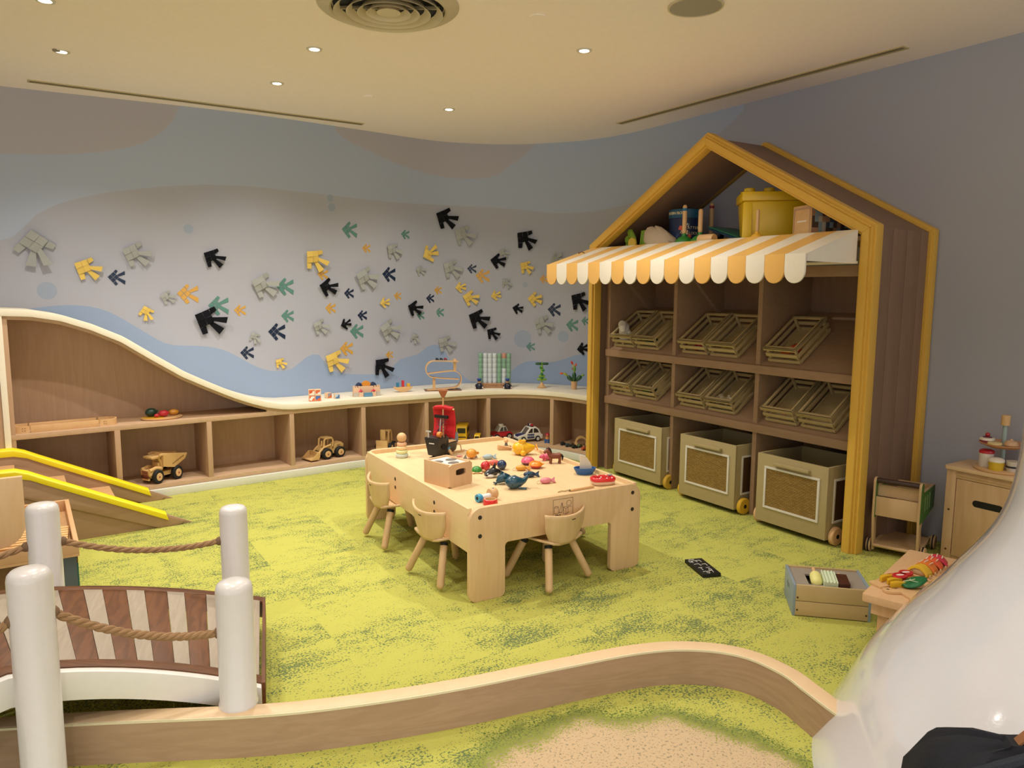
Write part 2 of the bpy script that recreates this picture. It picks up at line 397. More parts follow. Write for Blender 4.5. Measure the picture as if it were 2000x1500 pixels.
sec = []
for t in (-.3, -3.5):
    p = q0 + a_*t
    sec.append([p - b_*.015, p - b_*.001, p - b_*.001 + Vector((0,0,.055)), p - b_*.015 + Vector((0,0,.055))])
struct('baseboard_right', MB().ribbon(sec), mat('#c9c6c4', .4), 'low pale skirting board on the right wall', bev=.003)

# ---------------------------------------------------------------- things in the ceiling
EMIT = mat('#fff6e6', emit=14.0)
trim = MB().lathe([(.030, 0), (.030, -.006), (.044, -.006), (.046, -.002), (.046, 0)], 24)
lens = MB().lathe([(0, -.002), (.027, -.002), (.027, -.0005), (0, -.0005)], 20)
words = ['at the ceiling edge, leftmost of the pair in the left corner', 'nearest the round air vent', 'between the vent and the left ceiling slot', 'nearest the round speaker grille',
         'farthest back, above the fish mural', 'cut off by the top edge of the picture at left']
far = ['above the bridge', 'above the curved kerb', 'above the crate of ice lollies', 'left of the camera', 'straight above the camera', 'in front of the white slide', 'over the white slide', 'behind the white slide', 'just behind the camera']
for i, (lx, ly, k) in enumerate(LAMPS):
    lab = 'small round recessed downlight ' + (words[i] if i < 6 else 'out of the picture, ' + far[i-6])
    r = thing('downlight', lab, 'ceiling light', (lx, ly, CEIL), 0, 'recessed downlights')
    bld('trim_ring', trim, mat('#d8d2c4', .4), r); bld('lens', lens, EMIT, r)
# round diffuser
r = thing('air_diffuser', 'large round metal air vent of concentric rings in the ceiling', 'air vent', (-.615, 3.85, CEIL))
bld('flange', MB().lathe([(.34, 0), (.345, -.006), (.335, -.014), (.285, -.03), (.275, -.024), (.275, 0)], 48), mat('#c9bda2', .5), r)
bld('duct', MB().lathe([(.27, -.001), (0, -.001), (0, -.0005), (.27, -.0005)], 32), DARK, r)
for k, ro in enumerate((.235, .175, .122, .078)):
    bld('ring', MB().lathe([(ro, -.012), (ro+.028, -.042), (ro+.031, -.042), (ro+.004, -.010)], 40), mat('#d3c6a8', .45), r)
bld('hub', MB().lathe([(0, -.01), (.045, -.012), (.058, -.036), (0, -.040)], 28), mat('#d3c6a8', .45), r)
bld('spoke', MB().cbox((0, 0, -.012), (.5, .012, .012)).cbox((0, 0, -.012), (.012, .5, .012)), mat('#a39a80', .5), r)
r = thing('ceiling_speaker', 'round grey speaker grille flush in the ceiling', 'speaker', (.885, 3.835, CEIL))
bld('rim', MB().lathe([(.125, 0), (.125, -.008), (.134, -.008), (.136, 0)], 36), mat('#cfc4aa', .5), r)
bld('grille', MB().lathe([(0, -.006), (.124, -.006), (.124, -.001), (0, -.001)], 36), mat('#a29c90', .6, grain=.6), r)
tag(bld('cover_plate', MB().lathe([(0, 0), (.04, 0), (.04, -.004), (.036, -.01), (0, -.01)], 28), CPAINT), 'small flat round cover plate in the middle of the ceiling', 'cover plate').location = (-1.045, 5.583, CEIL)
p = at(1050, 33, CEIL)
tag(bld('blanking_plate', MB().lathe([(0, 0), (.045, 0), (.043, -.004), (0, -.005)], 28), CPAINT), 'faint round blanking plate between vent and speaker', 'cover plate').location = p
p = at(110, 97, CEIL)
tag(bld('sensor_cap', MB().lathe([(0, 0), (.022, 0), (.02, -.008), (0, -.01)], 20), mat('#8d806a', .5)), 'tiny dark sensor cap beside the left downlight', 'sensor').location = p
for nm, (u0, v0), (u1, v1), lab in [('slot_vent', (53, 157), (709, 242), 'long narrow slot air vent along the left ceiling edge'), ('slot_vent', (1209, 241), (1770, 91), 'long narrow slot air vent along the right ceiling edge')]:
    p, q = at(u0, v0, CEIL), at(u1, v1, CEIL); d = q - p; Ln = d.length
    r = thing(nm, lab, 'air vent', p, math.atan2(d.y, d.x))
    bld('frame', MB().box((0, -.035, -.006), (Ln, -.022, 0)).box((0, .022, -.006), (Ln, .035, 0)).box((0, -.022, -.006), (.012, .022, 0)).box((Ln-.012, -.022, -.006), (Ln, .022, 0)), mat('#c6b48a', .5), r)
    bld('slot', MB().box((.012, -.022, -.0015), (Ln-.012, .022, -.0005)), mat('#3d372c', .8), r, smooth=False)
    for yy in (-.0075, .0075): bld('blade', MB().box((.012, yy-.002, -.006), (Ln-.012, yy+.002, -.0016)), mat('#8d8268', .6), r, smooth=False)

# ---------------------------------------------------------------- fish on the mural
HEADA = (-.5, .02)
FISH = dict(
  weave=[[(-.52,.03),(-.335,.205),(-.175,.025),(-.36,-.17)], [(-.33,.21),(-.15,.38),(.01,.205),(-.17,.03)], [(-.355,-.175),(-.17,.02),(-.01,-.17),(-.195,-.37)], [(-.165,.025),(.015,.20),(.17,.02),(-.005,-.165)]],
  fin=[[(-.17,.365),(-.12,.375),(.0,.235),(.12,.44),(.0,.54)], [(-.215,-.35),(-.17,-.365),(-.04,-.215),(.10,-.44),(-.05,-.55)]],
  tail=[[(.03,.17),(.145,.055),(.56,.20),(.54,.46)], [(.02,-.13),(.15,.0),(.56,-.22),(.52,-.50)]])
FCOL = {'K': ('#101116', .8), 'G': ('#a2a4a0', .85), 'Y': ('#dfbe62', .75), 'N': ('#1b2a44', .35), 'T': ('#58877c', .4), 'O': ('#cf9e48', .4)}
FISH2 = dict(FISH, tail=[[(.03,.14),(.13,.03),(.56,.10),(.54,.33)], [(.03,-.11),(.13,.0),(.56,-.10),(.47,-.36)]])
CNAME = {'K': 'black woven ribbon fish', 'G': 'grey woven ribbon fish', 'Y': 'yellow woven ribbon fish', 'N': 'navy printed fish', 'T': 'teal printed fish', 'O': 'orange printed fish'}
FGRP = {k: 'the ' + v + ' on the mural' for k, v in CNAME.items()}
def pieces(code):
    fab = code in 'KGY'; out = {}
    for key, polys in (FISH2 if fab else FISH).items():
        out[key] = []
        for i, P in enumerate(polys):
            mb = MB(); n = len(P)
            cx = sum(x for x, y in P)/n; cy = sum(y for x, y in P)/n
            sh = 1.0 if fab else .93
            Q = [(cx+(x-cx)*sh, cy+(y-cy)*sh) for x, y in P]
            if fab:      # puffed body, lifted fins and tails (local z = off the wall, in fish lengths)
                def zz(x, y):
                    r = math.hypot(x+.2, y-.03); base = .17 - .22*max(0, r-.05)
                    if key == 'tail': base = .09 + .14*(x) + (.06 if i == 0 else -.02)
                    if key == 'fin': base = .09 + .16*abs(y)*(1 if i else .8) - .06
                    return max(.03, base) + (.02 if key == 'weave' and i in (0, 3) else 0)
                top = [(x, y, zz(x, y)) for x, y in Q]; bot = [(x, y, z-.018) for x, y, z in top]
            else:
                top = [(x, y, .016) for x, y in Q]; bot = [(x, y, .001) for x, y in Q]
            mb.add(bot + top, [tuple(range(n))[::-1], tuple(range(n, 2*n))] + [(k, (k+1) % n, n+(k+1) % n, n+k) for k in range(n)])
            out[key].append(mb)
    return out
FLIST = [('G',69,484,60,80),('Y',170,525,42,22),('N',227,542,28,0),('G',265,497,46,18),('K',416,504,38,24),('G',327,581,26,12),('O',366,574,37,0),('Y',286,611,27,75),('T',426,597,37,0),('K',408,626,56,20),
 ('O',468,606,22,0),('G',514,557,50,15),('T',556,560,34,0),('T',561,617,25,0),('N',540,648,34,0),('G',497,659,23,62),('N',482,689,26,0),('Y',547,709,23,32),
 ('Y',614,507,46,38),('T',682,449,32,0),('T',791,458,19,0),('O',715,485,18,0),('G',767,490,34,30),('K',869,427,44,20),('G',905,460,42,25),('Y',838,495,35,-28),('K',1027,468,42,35),('G',983,495,21,20),
 ('K',972,510,31,5),('Y',1028,522,29,30),('G',1088,506,27,-20),('O',1062,545,18,0),('O',630,536,22,0),('K',639,561,37,8),('G',713,543,48,15),('N',759,536,30,0),('G',820,528,22,15),('G',881,525,40,25),
 ('N',921,525,19,0),('O',942,539,29,0),('Y',899,561,22,-10),('Y',918,582,33,10),('Y',968,577,21,-15),('G',989,553,22,40),('Y',1045,584,30,0),('K',1011,603,22,8),('N',1082,605,28,0),('K',1133,588,42,30),
 ('N',681,573,21,0),('Y',750,591,22,-10),('O',776,578,17,0),('O',855,567,17,0),('N',840,583,19,0),('K',808,602,33,15),('T',821,616,18,0),('T',858,610,19,0),('O',645,602,22,0),('N',707,616,21,0),
 ('G',624,638,34,20),('K',674,633,23,-20),('T',696,647,30,0),('G',758,644,46,10),('G',809,660,22,60),('K',933,623,43,20),('K',962,651,28,30),('G',1061,634,41,22),('T',1117,635,27,0),('T',1143,627,18,0),
 ('T',1036,677,19,0),('K',1139,681,26,-12),('G',869,671,38,28),('O',676,681,29,0),('Y',653,705,48,25),('O',760,693,17,0),('K',745,716,44,40)]
ORD = ['first', 'second', 'third', 'fourth', 'fifth', 'sixth', 'seventh', 'eighth', 'ninth', 'tenth', 'eleventh', 'twelfth', 'thirteenth', 'fourteenth', 'fifteenth', 'sixteenth', 'seventeenth']
cnt = {}
cache = {}
for code, px, py, ln, ang in sorted(FLIST, key=lambda q: q[1]):
    k = cnt.get(code, 0); cnt[code] = k + 1
    same = [q[3] for q in FLIST if q[0] == code]; size = 'large ' if ln > 1.2*sum(same)/len(same) else 'small ' if ln < .8*sum(same)/len(same) else ''
    P, s, tg, n = wall_hit(px, py)
    Lm = ln*.88/FPX*P.length
    up = Vector((0, 0, 1)); X = Vector((tg.x, tg.y, 0)); Z = Vector((n.x, n.y, 0)); Y = Z.cross(X)
    M3 = Matrix((X, Y, Z)).transposed().to_4x4()
    stretch = 1/max(.6, abs(X.dot(Vector((1,0,0))) ))
    M = Matrix.Translation(P + Z*.001) @ M3 @ Matrix.Rotation(-R(ang), 4, 'Z') @ Matrix.Diagonal((Lm, Lm, Lm, 1))
    fab = code in 'KGY'
    lab = size + CNAME[code] + ' on the mural wall, ' + (ORD[k] if k < len(ORD) else 'last') + ' of its colour from left'
    r = thing('wall_fish' if fab else 'fish_decal', lab, 'fish decoration', group=FGRP[code], M=M)
    if code not in cache:
        m = mat(FCOL[code][0], FCOL[code][1], spec=.15 if fab else .4, grain=.3 if fab else 0)
        cache[code] = {key: [bld('_src', mb, m, None, smooth=False).data for mb in L_] for key, L_ in pieces(code).items()}
        for o in [o for o in bpy.data.objects if o.name.startswith('_src')]: bpy.data.objects.remove(o)
    for key, L_ in cache[code].items():
        for me in L_:
            me.name = {'weave': 'body_strip', 'fin': 'fin', 'tail': 'tail'}[key]
            o = bpy.data.objects.new(me.name.split('.')[0], me); COL.objects.link(o); o.parent = r
# ---------------------------------------------------------------- house-shaped shelf
HO, HRZ = (2.0273, 4.1742, 0), 2.1401
HW, HE, HR, HD = 2.48, 1.862, 2.548, .575
HM = Matrix.Translation(HO) @ Matrix.Rotation(HRZ, 4, 'Z')
TANP = (HR-HE)/(HW/2); COSP = math.cos(math.atan(TANP))
def outline(d): return [(d, 0), (d, HE + d*TANP - d/COSP), (HW/2, HR - d/COSP), (HW-d, HE + d*TANP - d/COSP), (HW-d, 0)]
def frame_seg(mb, i, d0, d1, j0, j1):          # segment i of the house outline between insets d0,d1 and depths j0,j1
    A, B = outline(d0), outline(d1)
    q = [A[i], A[i+1], B[i+1], B[i]]
    return mb.prism(q, j0, j1, Matrix(((1,0,0,0),(0,0,-1,0),(0,1,0,0),(0,0,0,1))))
house = thing('house_shelf', 'tall house-shaped shelf with yellow trim and striped awning', 'shelf', HO, HRZ)
for i, nm in enumerate(['side_panel', 'roof_panel', 'roof_panel', 'side_panel']):
    if i in (1, 2): bld(nm, frame_seg(MB(), i, .014, .05, -.0, HD-.01), HOUSEW, house, bev=.001)
    else:
        sp = bld(nm, frame_seg(MB(), i, .03, .05, 0, HD-.01), HOUSEW, house)
        for k in range(4): bld('plank', frame_seg(MB(), i, .014, .03, .004+k*.1405, .004+(k+1)*.1405-.003), HOUSEW, sp, bev=.0012)
YT = mat('#dcae48', .5)
def trim_frame(nm, layers):
    t = None
    for k, (d0, d1, j0, j1) in enumerate(layers):
        for i in range(4):
            o = bld('trim_board' if t else nm, frame_seg(MB(), i, d0, d1, j0, j1), YT, t or house, bev=.004)
            t = t or o
trim_frame('front_trim', [(.020, .062, -.085, .0), (-.012, .020, -.062, .004), (.006, .0205, -.074, .0), (.062, .078, -.068, .0)])
trim_frame('rear_trim', [(-.012, .05, .515, HD-.005), (-.004, .03, .505, .52)])
def hb(x0, x1, j0, j1, z0, z1): return ((x0, -j1, z0), (x1, -j0, z1))
for x in (.06, .83, 1.6, 2.36): bld('divider', MB().box(*hb(x-.017, x+.017, .05, .568, 0, 1.64)), SHELFW, house, bev=.0015)
bld('filler_panel', MB().box(*hb(2.377, 2.432, .075, .09, 0, 1.64)), HOUSEW, house)
bld('lintel', MB().box(*hb(.05, 2.43, .045, .065, 1.59, 1.655)), SHELFW, house, bev=.0015)
bld('attic_floor', MB().box(*hb(.05, 2.43, -.0, .57, 1.79, 1.815)), SHELFW, house, bev=.001)
bld('back_panel', MB().box(*hb(.05, 2.43, .555, .568, 0, 1.65)), HOUSEW, house)
SL = .35/.51; SA = math.degrees(math.atan(SL)); CS, SN = math.cos(math.atan(SL)), math.sin(math.atan(SL))
for z0 in (1.02, .627):
    for k in range(3):
        x0, x1 = .077 + .77*k, .813 + .77*k
        o = bld('shelf', MB().prism([(-.052, z0), (-.554, z0+.502*SL), (-.554, z0+.502*SL-.024), (-.052, z0-.024)], x0, x1, YZ), SHELFW, house, bev=.001)
        bld('shelf_lip', MB().prism([(-.030, z0-.056), (-.030, z0-.003), (-.052, z0+.004), (-.052, z0-.056)], x0-.017, x1+.017, YZ), SHELFW, o, bev=.001)
# awning
AW0, AW1, ZT, ZF, JF = .083, 2.433, 1.845, 1.702, -.52
NS = 18; sw = (AW1-AW0)/NS
AWY = mat('#eebb68', .3); AWW = mat('#f2ead8', .32)
awn = bld('awning', MB().prism([(.085, ZT-.004), (-JF-.004, ZF-.004), (-JF-.004, ZF-.040), (.085, ZF-.045)], AW0, AW0+.012, YZ).prism([(.085, ZT-.004), (-JF-.004, ZF-.004), (-JF-.004, ZF-.040), (.085, ZF-.045)], AW1-.012, AW1, YZ)
          .box((AW0, .07, ZF-.045), (AW1, .085, ZF-.03)), AWW, house)
for k in range(NS):
    x0, x1 = AW0 + k*sw, AW0 + (k+1)*sw; m = AWW if k % 2 == 0 else AWY
    bld('stripe_panel', MB().prism([(.08, ZT), (-JF, ZF), (-JF, ZF-.006), (.08, ZT-.006)], x0, x1, YZ), m, awn, smooth=False)
    r_ = sw/2 - .002; cx = (x0+x1)/2
    poly = [(x0+.001, ZF), (x0+.001, 1.545+r_)] + [(cx - r_*math.cos(t*PI/12), 1.545 + r_ - r_*math.sin(t*PI/12)) for t in range(1, 12)] + [(x1-.001, 1.545+r_), (x1-.001, ZF)]
    bld('valance_flap', MB().prism(poly, JF-.012, JF, Matrix(((1,0,0,0),(0,0,-1,0),(0,1,0,0),(0,0,0,1)))), m, awn, bev=.002)
bld('hook', MB().tube([(2.25, .30, 1.79), (2.25, .33, 1.80), (2.25, .36, 1.785), (2.25, .36, 1.80)], .004, 6), mat('#7a5236', .5), awn)

# ---------------------------------------------------------------- slatted crates lying on the slanted shelves
def crate_parts(root):
    w, l, h = .25, .365, .12                  # local x across, y up the slope, z off the shelf
    x0, x1 = -w/2, w/2
    bld('base_board', MB().box((x0+.008, .008, 0), (x1-.008, l-.008, .008)), CRATEW, root)
    for z0, z1, q in ((.006, .026, 1), (.050, .074, 1), (.097, .12, 0)):
        e = .012 if q else 0
        for y0, y1 in ((0, .012), (l-.012, l)):
            bld('slat', MB().box((x0+e*.4, y0, z0), (x1-e*.4, y1, z1)), CRATEW, root, bev=.0025)
        for xa in (x0, x1-.012):
            bld('slat', MB().box((xa, .012, z0), (xa+.012, l-.012, z1)), CRATEW, root, bev=.0025)
    bld('top_frame', MB().box((x0, 0, h-.012), (x1, .028, h)).box((x0, l-.028, h-.012), (x1, l, h)).box((x0, .028, h-.012), (x0+.026, l-.028, h)).box((x1-.026, .028, h-.012), (x1, l-.028, h)), CRATEW, root, bev=.002)
    for xa in (x0+.013, x1-.028):
        for ya in (.014, l-.029): bld('corner_post', MB().box((xa, ya, .006), (xa+.015, ya+.015, h-.008)), CRATEW, root, bev=.001)
def crate_M(x, z0, y=.037, lift=0): return HM @ T(x, -.05, z0) @ RZ(180) @ RX(SA) @ T(0, y, lift)
c0 = None
CR = [(1.02, 2, 1, 'with a white mitten, top shelf'), (1.02, 2, 0, 'with dark green toys on top shelf'), (1.02, 1, 1, 'with red peppers, top shelf'), (1.02, 1, 0, 'with yellow fruit, top shelf'),
      (1.02, 0, 1, 'alone in its top compartment, with orange carrots'), (.627, 2, 1, 'with an orange on the lower shelf'), (.627, 2, 0, 'with two green fruits on lower shelf'),
      (.627, 1, 1, 'with a few black toys, lower shelf'), (.627, 1, 0, 'with clear wrapping, lower shelf'), (.627, 0, 1, 'with one small pink toy, lower shelf'), (.627, 0, 0, 'empty, at the lower right by the yellow trim')]
for z0, k, side, lab in CR:
    M = crate_M((.645 if side else .372) + .77*k - (0 if side else .0), z0)
    if c0 is None:
        c0 = thing('slatted_crate', '', 'crate', group='slatted crates on the house shelf', M=M); crate_parts(c0); c = c0
    else:
        c = copy_tree(c0); c.matrix_world = M
    c['label'] = 'tilted slatted wooden crate ' + lab
# toy food lying at the front of the crates
def in_crate(x, z0, y, lift): return crate_M(x, z0, .037 + y, .009 + lift)
def food(nm, lab, cat, M, mb, m, extra=None, group=None):
    r = thing(nm, lab, cat, M=M, group=group); bld('body', mb, m, r)
    for n2, b2, m2 in extra or []: bld(n2, b2, m2, r)
    return r
xL, xR = lambda k: .645+.77*k, lambda k: .372+.77*k
mit = MB().tube([(0, .02, .03), (.0, .05, .09), (.005, .07, .14), (.02, .05, .165), (.045, .02, .155), (.06, .0, .13)], [.045, .046, .04, .034, .03, .016], 12)
food('cloth_mitten', 'white cloth mitten flopping out of a crate', 'mitten', in_crate(xL(2)+.02, 1.02, .03, 0), mit, mat('#d9d2c8', .9, grain=.4), [('thumb', MB().rod((.03, .06, .09), (.075, .045, .085), .016), mat('#d9d2c8', .9, grain=.4))])
def pair(lab, cat, k, side, z0, items, group):
    for i, (nm, col, x, y, r, l2) in enumerate(items):
        xx = (xL(k) if side else xR(k)) + x
        food(nm, l2, cat, in_crate(xx, z0, y, r if not hasattr(r, '__len__') else r[2]), MB().ball((0,0,0), r), mat(col, .4), [('stalk', MB().rod((0,0,(r if not hasattr(r, '__len__') else r[2])*.9), (0,.004,(r if not hasattr(r, '__len__') else r[2])*1.25), .004), mat('#3c5a2a', .5))], group)
pair('', 'toy food', 2, 0, 1.02, [('toy_avocado', '#1e3a2c', -.02, .07, (.03, .04, .028), 'dark green toy avocado lower in top left crate'), ('toy_cucumber', '#234a34', .03, .06, (.024, .036, .024), 'dark green toy cucumber beside the toy avocado')], 'toy greens')
pair('', 'toy food', 1, 1, 1.02, [('toy_pepper', '#b8202a', -.045, .075, (.042, .045, .034), 'red toy pepper in a top shelf crate, larger one'), ('toy_chilli', '#a51c24', .0, .05, (.03, .03, .026), 'red toy chilli beside the red toy pepper')], 'toy peppers')
pair('', 'toy food', 1, 0, 1.02, [('toy_lemon', '#c9a63a', .02, .055, (.034, .024, .022), 'yellow toy lemon in a top shelf crate'), ('toy_corn', '#bf9c3c', -.04, .055, (.034, .022, .02), 'yellow toy corn next to the toy lemon')], 'yellow toy food')
pair('', 'toy food', 0, 1, 1.02, [('toy_tomato', '#c43a20', -.03, .11, (.035, .038, .032), 'red-orange toy tomato in the lone top crate'), ('toy_carrot', '#cf5a22', .02, .06, (.042, .026, .022), 'orange toy carrot below the toy tomato')], 'red toy food')
pair('', 'toy food', 2, 1, .627, [('toy_orange', '#d8863a', -.03, .065, .03, 'toy orange in the lower left crate'), ('toy_starfruit', '#c8b25a', .04, .045, (.03, .02, .016), 'pale yellow toy fruit slice beside toy orange')], 'toy fruit')
pair('', 'toy food', 2, 0, .627, [('toy_lime', '#3f6a2c', .04, .06, .028, 'light green toy lime in a lower crate'), ('toy_plum', '#1e3b30', -.025, .08, .032, 'dark green toy plum beside the toy lime')], 'toy fruit')
pair('', 'toy food', 1, 1, .627, [('toy_aubergine', '#1a1a22', .02, .06, (.034, .022, .02), 'black toy aubergine in a lower crate'), ('toy_olive', '#201d24', -.035, .07, (.022, .018, .018), 'small black toy olive beside the toy aubergine')], 'black toy food')
pair('', 'toy food', 0, 1, .627, [('toy_peach', '#c98a68', .01, .055, (.02, .018, .016), 'small pink toy peach in a lower right crate')], None)
wr = MB(); random.seed(3)
wr.grid([[((i-4)*.02 + random.uniform(-.004, .004), .02+j*.016, .02 + .018*math.sin(i*1.7+j)*math.cos(j*1.3)) for j in range(6)] for i in range(9)])
food('plastic_wrap', 'crumpled clear plastic wrapping inside a lower crate', 'wrapping', in_crate(xR(1), .627, .0, .05), wr, mat('#b5a98a', .12, spec=.8, coat=.6))

# ---------------------------------------------------------------- wheeled bins under the shelf
BINP = wood('#b3a176', '#a19064', (3, 3, 3), .5, ring=.1)
def cane_mat():
    m, nt, b = nodes('woven_cane'); N = nt.nodes.new; L = nt.links.new
    tc = N('ShaderNodeTexCoord'); bk = N('ShaderNodeTexBrick'); bk.inputs['Scale'].default_value = 1; bk.inputs['Brick Width'].default_value = .022; bk.inputs['Row Height'].default_value = .0085; bk.inputs['Mortar Size'].default_value = .0016; bk.inputs['Mortar Smooth'].default_value = .6
    bk.inputs['Color1'].default_value = lin('#a5833f'); bk.inputs['Color2'].default_value = lin('#8f6e30'); bk.inputs['Mortar'].default_value = lin('#4a3413')
    mp = N('ShaderNodeMapping'); mp.inputs['Rotation'].default_value = (R(90), 0, 0); L(tc.outputs['Object'], mp.inputs[0]); L(mp.outputs[0], bk.inputs['Vector'])
    L(bk.outputs['Color'], b.inputs['Base Color']); b.inputs['Roughness'].default_value = .5
    bp = N('ShaderNodeBump'); bp.inputs['Strength'].default_value = .8; bp.inputs['Distance'].default_value = .002; bp.invert = True; L(bk.outputs['Fac'], bp.inputs['Height']); L(bp.outputs['Normal'], b.inputs['Normal'])
    return m
CANE = cane_mat(); BFR = mat('#d8d2c4', .4)
def bin_(x0, x1, j, lab, wheel, pale):
    wd = x1 - x0; d = .44; h = .475
    r = thing('wheeled_bin', lab, 'storage bin', M=HM @ T(x0, -j, 0), group='wheeled toy bins under the house shelf')
    bld('front_panel', MB().box((0, -.018, .035), (wd, 0, h)), pale, r, bev=.002)
    bld('back_panel', MB().box((0, -d, .035), (wd, -d+.016, h)), pale, r, bev=.002)
    for xa in (0, wd-.016): bld('side_panel', MB().box((xa, -d+.016, .035), (xa+.016, -.018, h)), pale, r, bev=.002)
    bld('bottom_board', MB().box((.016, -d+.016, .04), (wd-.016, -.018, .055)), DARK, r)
    fx0, fx1, fz0, fz1 = .05, wd-.06, .13, .40
    f = bld('cane_frame', MB().box((fx0, 0, fz0), (fx1, .008, fz0+.014)).box((fx0, 0, fz1-.014), (fx1, .008, fz1)).box((fx0, 0, fz0+.014), (fx0+.014, .008, fz1-.014)).box((fx1-.014, 0, fz0+.014), (fx1, .008, fz1-.014)), BFR, r, bev=.0015)
    bld('cane_panel', MB().box((fx0+.014, 0, fz0+.014), (fx1-.014, .003, fz1-.014)), CANE, f)
    bld('handle', MB().cbox((wd*.5-.01, .014, .428), (wd*.5, .028, .02)), pale, r, bev=.005)
    f2 = bld('cane_frame', MB().box((-.007, -.36, .13), (0, -.06, .144)).box((-.007, -.36, .386), (0, -.06, .40)).box((-.007, -.074, .144), (0, -.06, .386)).box((-.007, -.36, .144), (0, -.346, .386)), BFR, r, bev=.0015)
    bld('cane_panel', MB().box((-.003, -.346, .144), (0, -.074, .386)), mat('#4f3418', .6, grain=.5), f2)
    for xa in (-.036, wd+.004):
        for ya in (-.075, -d+.075):
            wv = bld('wheel', MB().lathe([(0, 0), (.05, 0), (.056, .005), (.056, .027), (.05, .032), (0, .032)], 24, T(xa, ya, .056) @ RY(90)), wheel, r)
            bld('hub', MB().lathe([(0, -.001), (.014, -.001), (.014, .034), (0, .034)], 12, T(xa, ya, .056) @ RY(90)), DARK, wv)
bin_(1.62, 2.16, -.03, 'wheeled wooden bin with cane front, farthest left under the awning', mat('#cfa43c', .4), BINP)
bin_(.885, 1.395, -.06, 'middle wheeled wooden bin with cane front and a yellow wheel', mat('#d8aa2c', .4), BINP)
bin_(.172, .68, -.09, 'largest-looking wheeled cane bin beside the yellow trim, plain wood wheel', PINE, BINP)

# ---------------------------------------------------------------- things in the attic of the house
AZ = 1.815
def H(x, j, z=AZ, rz=0): return HM @ T(x, -j, z) @ RZ(rz)
r = thing('brick_shaped_tub', 'big yellow plastic tub with round studs on its lid in attic', 'storage tub', M=H(.93, .285, AZ, 48))
tw, tdp, th_ = .46, .29, .335
sec = [[(sx*tw/2*k, sy*tdp/2*k, z) for sx, sy in ((-1,-1),(1,-1),(1,1),(-1,1))] for z, k in ((.012, .90), (th_*.82, 1.0))]
bld('tub_body', MB().ribbon(sec), TUBY, r, bev=.012)
bld('lid', MB().box((-tw/2-.012, -tdp/2-.012, th_*.82), (tw/2+.012, tdp/2+.012, th_)), TUBY, r, bev=.01)
for ix in range(4):
    for iy in (-1, 1): bld('stud', MB().lathe([(0, 0), (.036, 0), (.036, .022), (.032, .027), (0, .027)], 20, T((ix-1.5)*.125, iy*.085, th_)), TUBY, r)
for sx in (-1, 1): bld('side_rib', MB().box((sx*tw*.44-.03, tdp*.46, .02), (sx*tw*.44+.03, tdp*.505, th_*.8)), TUBY, r, bev=.008)
for sx in (-1, 1):
    for sy in (-1, 1): bld('foot', MB().box((sx*.19-.03, sy*.12-.02, 0), (sx*.19+.03, sy*.12+.02, .014)), TUBY, r)
# patterned wooden box
r = thing('patterned_box', 'long box printed with a checkered block pattern beside yellow tub', 'box', M=H(.47, .16, AZ, 72))
def checker():
    m, nt, b = nodes('block_print'); N = nt.nodes.new; L = nt.links.new
    tc = N('ShaderNodeTexCoord'); sn = N('ShaderNodeVectorMath'); sn.operation = 'SNAP'; sn.inputs[1].default_value = (.026, .026, .034); L(tc.outputs['Object'], sn.inputs[0])
    wn = N('ShaderNodeTexWhiteNoise'); L(sn.outputs[0], wn.inputs['Vector']); cr = N('ShaderNodeValToRGB'); cr.color_ramp.interpolation = 'CONSTANT'
    for i, (p, h) in enumerate([(0, '#5a4438'), (.25, '#8fa0a8'), (.5, '#b08468'), (.72, '#49505c'), (.86, '#c9bba4')]):
        e = cr.color_ramp.elements[i] if i < 2 else cr.color_ramp.elements.new(p); e.position = p; e.color = lin(h)
    L(wn.outputs['Value'], cr.inputs[0]); L(cr.outputs[0], b.inputs['Base Color']); return m
bld('carton', MB().box((-.19, -.085, 0), (.148, .085, .20)), checker(), r, smooth=False)
bld('end_panel', MB().box((.15, -.087, 0), (.158, .087, .203)), TOYW, r, bev=.001)
bld('end_frame', MB().box((.158, -.08, .01), (.161, .08, .02)).box((.158, -.08, .18), (.161, .08, .19)).box((.158, -.08, .02), (.161, -.072, .18)).box((.158, .072, .02), (.161, .08, .18)), OAK, r)
bld('maker_mark', MB().box((.158, -.045, .105), (.159, .045, .114)), mat('#e9e2d6', .6), r)
# tin of pattern blocks
r = thing('pattern_block_tin', 'dark blue round cardboard tub lettered PATTERN BLOCKS', 'tub', M=H(1.70, .22, AZ))
bld('tub', MB().lathe([(0, 0), (.115, 0), (.115, .225), (0, .225)], 40), mat('#182a52', .5), r)
bld('lid', MB().lathe([(0, .225), (.119, .225), (.121, .23), (.121, .285), (.116, .29), (0, .29)], 40), mat('#1f5576', .45), r)
bld('red_band', MB().lathe([(.1152, .01), (.1165, .01), (.1165, .035), (.1152, .035)], 40), mat('#c8323a', .5), r)
def around(body, size, z, m, a0, rad, step):
    for i, ch in enumerate(body):
        if ch == ' ': continue
        a = a0 + (i-(len(body)-1)/2)*step
        text('lettering', ch, size, m, r, T(rad*math.sin(-a), rad*math.cos(a)*1, z) @ RZ(math.degrees(a)) @ RZ(180) @ RX(90))
CRM = mat('#e6dcae', .5)
around('PATTERN BLOCKS', .028, .258, CRM, R(10), .1225, .098)
around('PATTERN', .028, .15, CRM, R(78), .117, .17); around('BLOCKS', .028, .11, CRM, R(78), .117, .17)
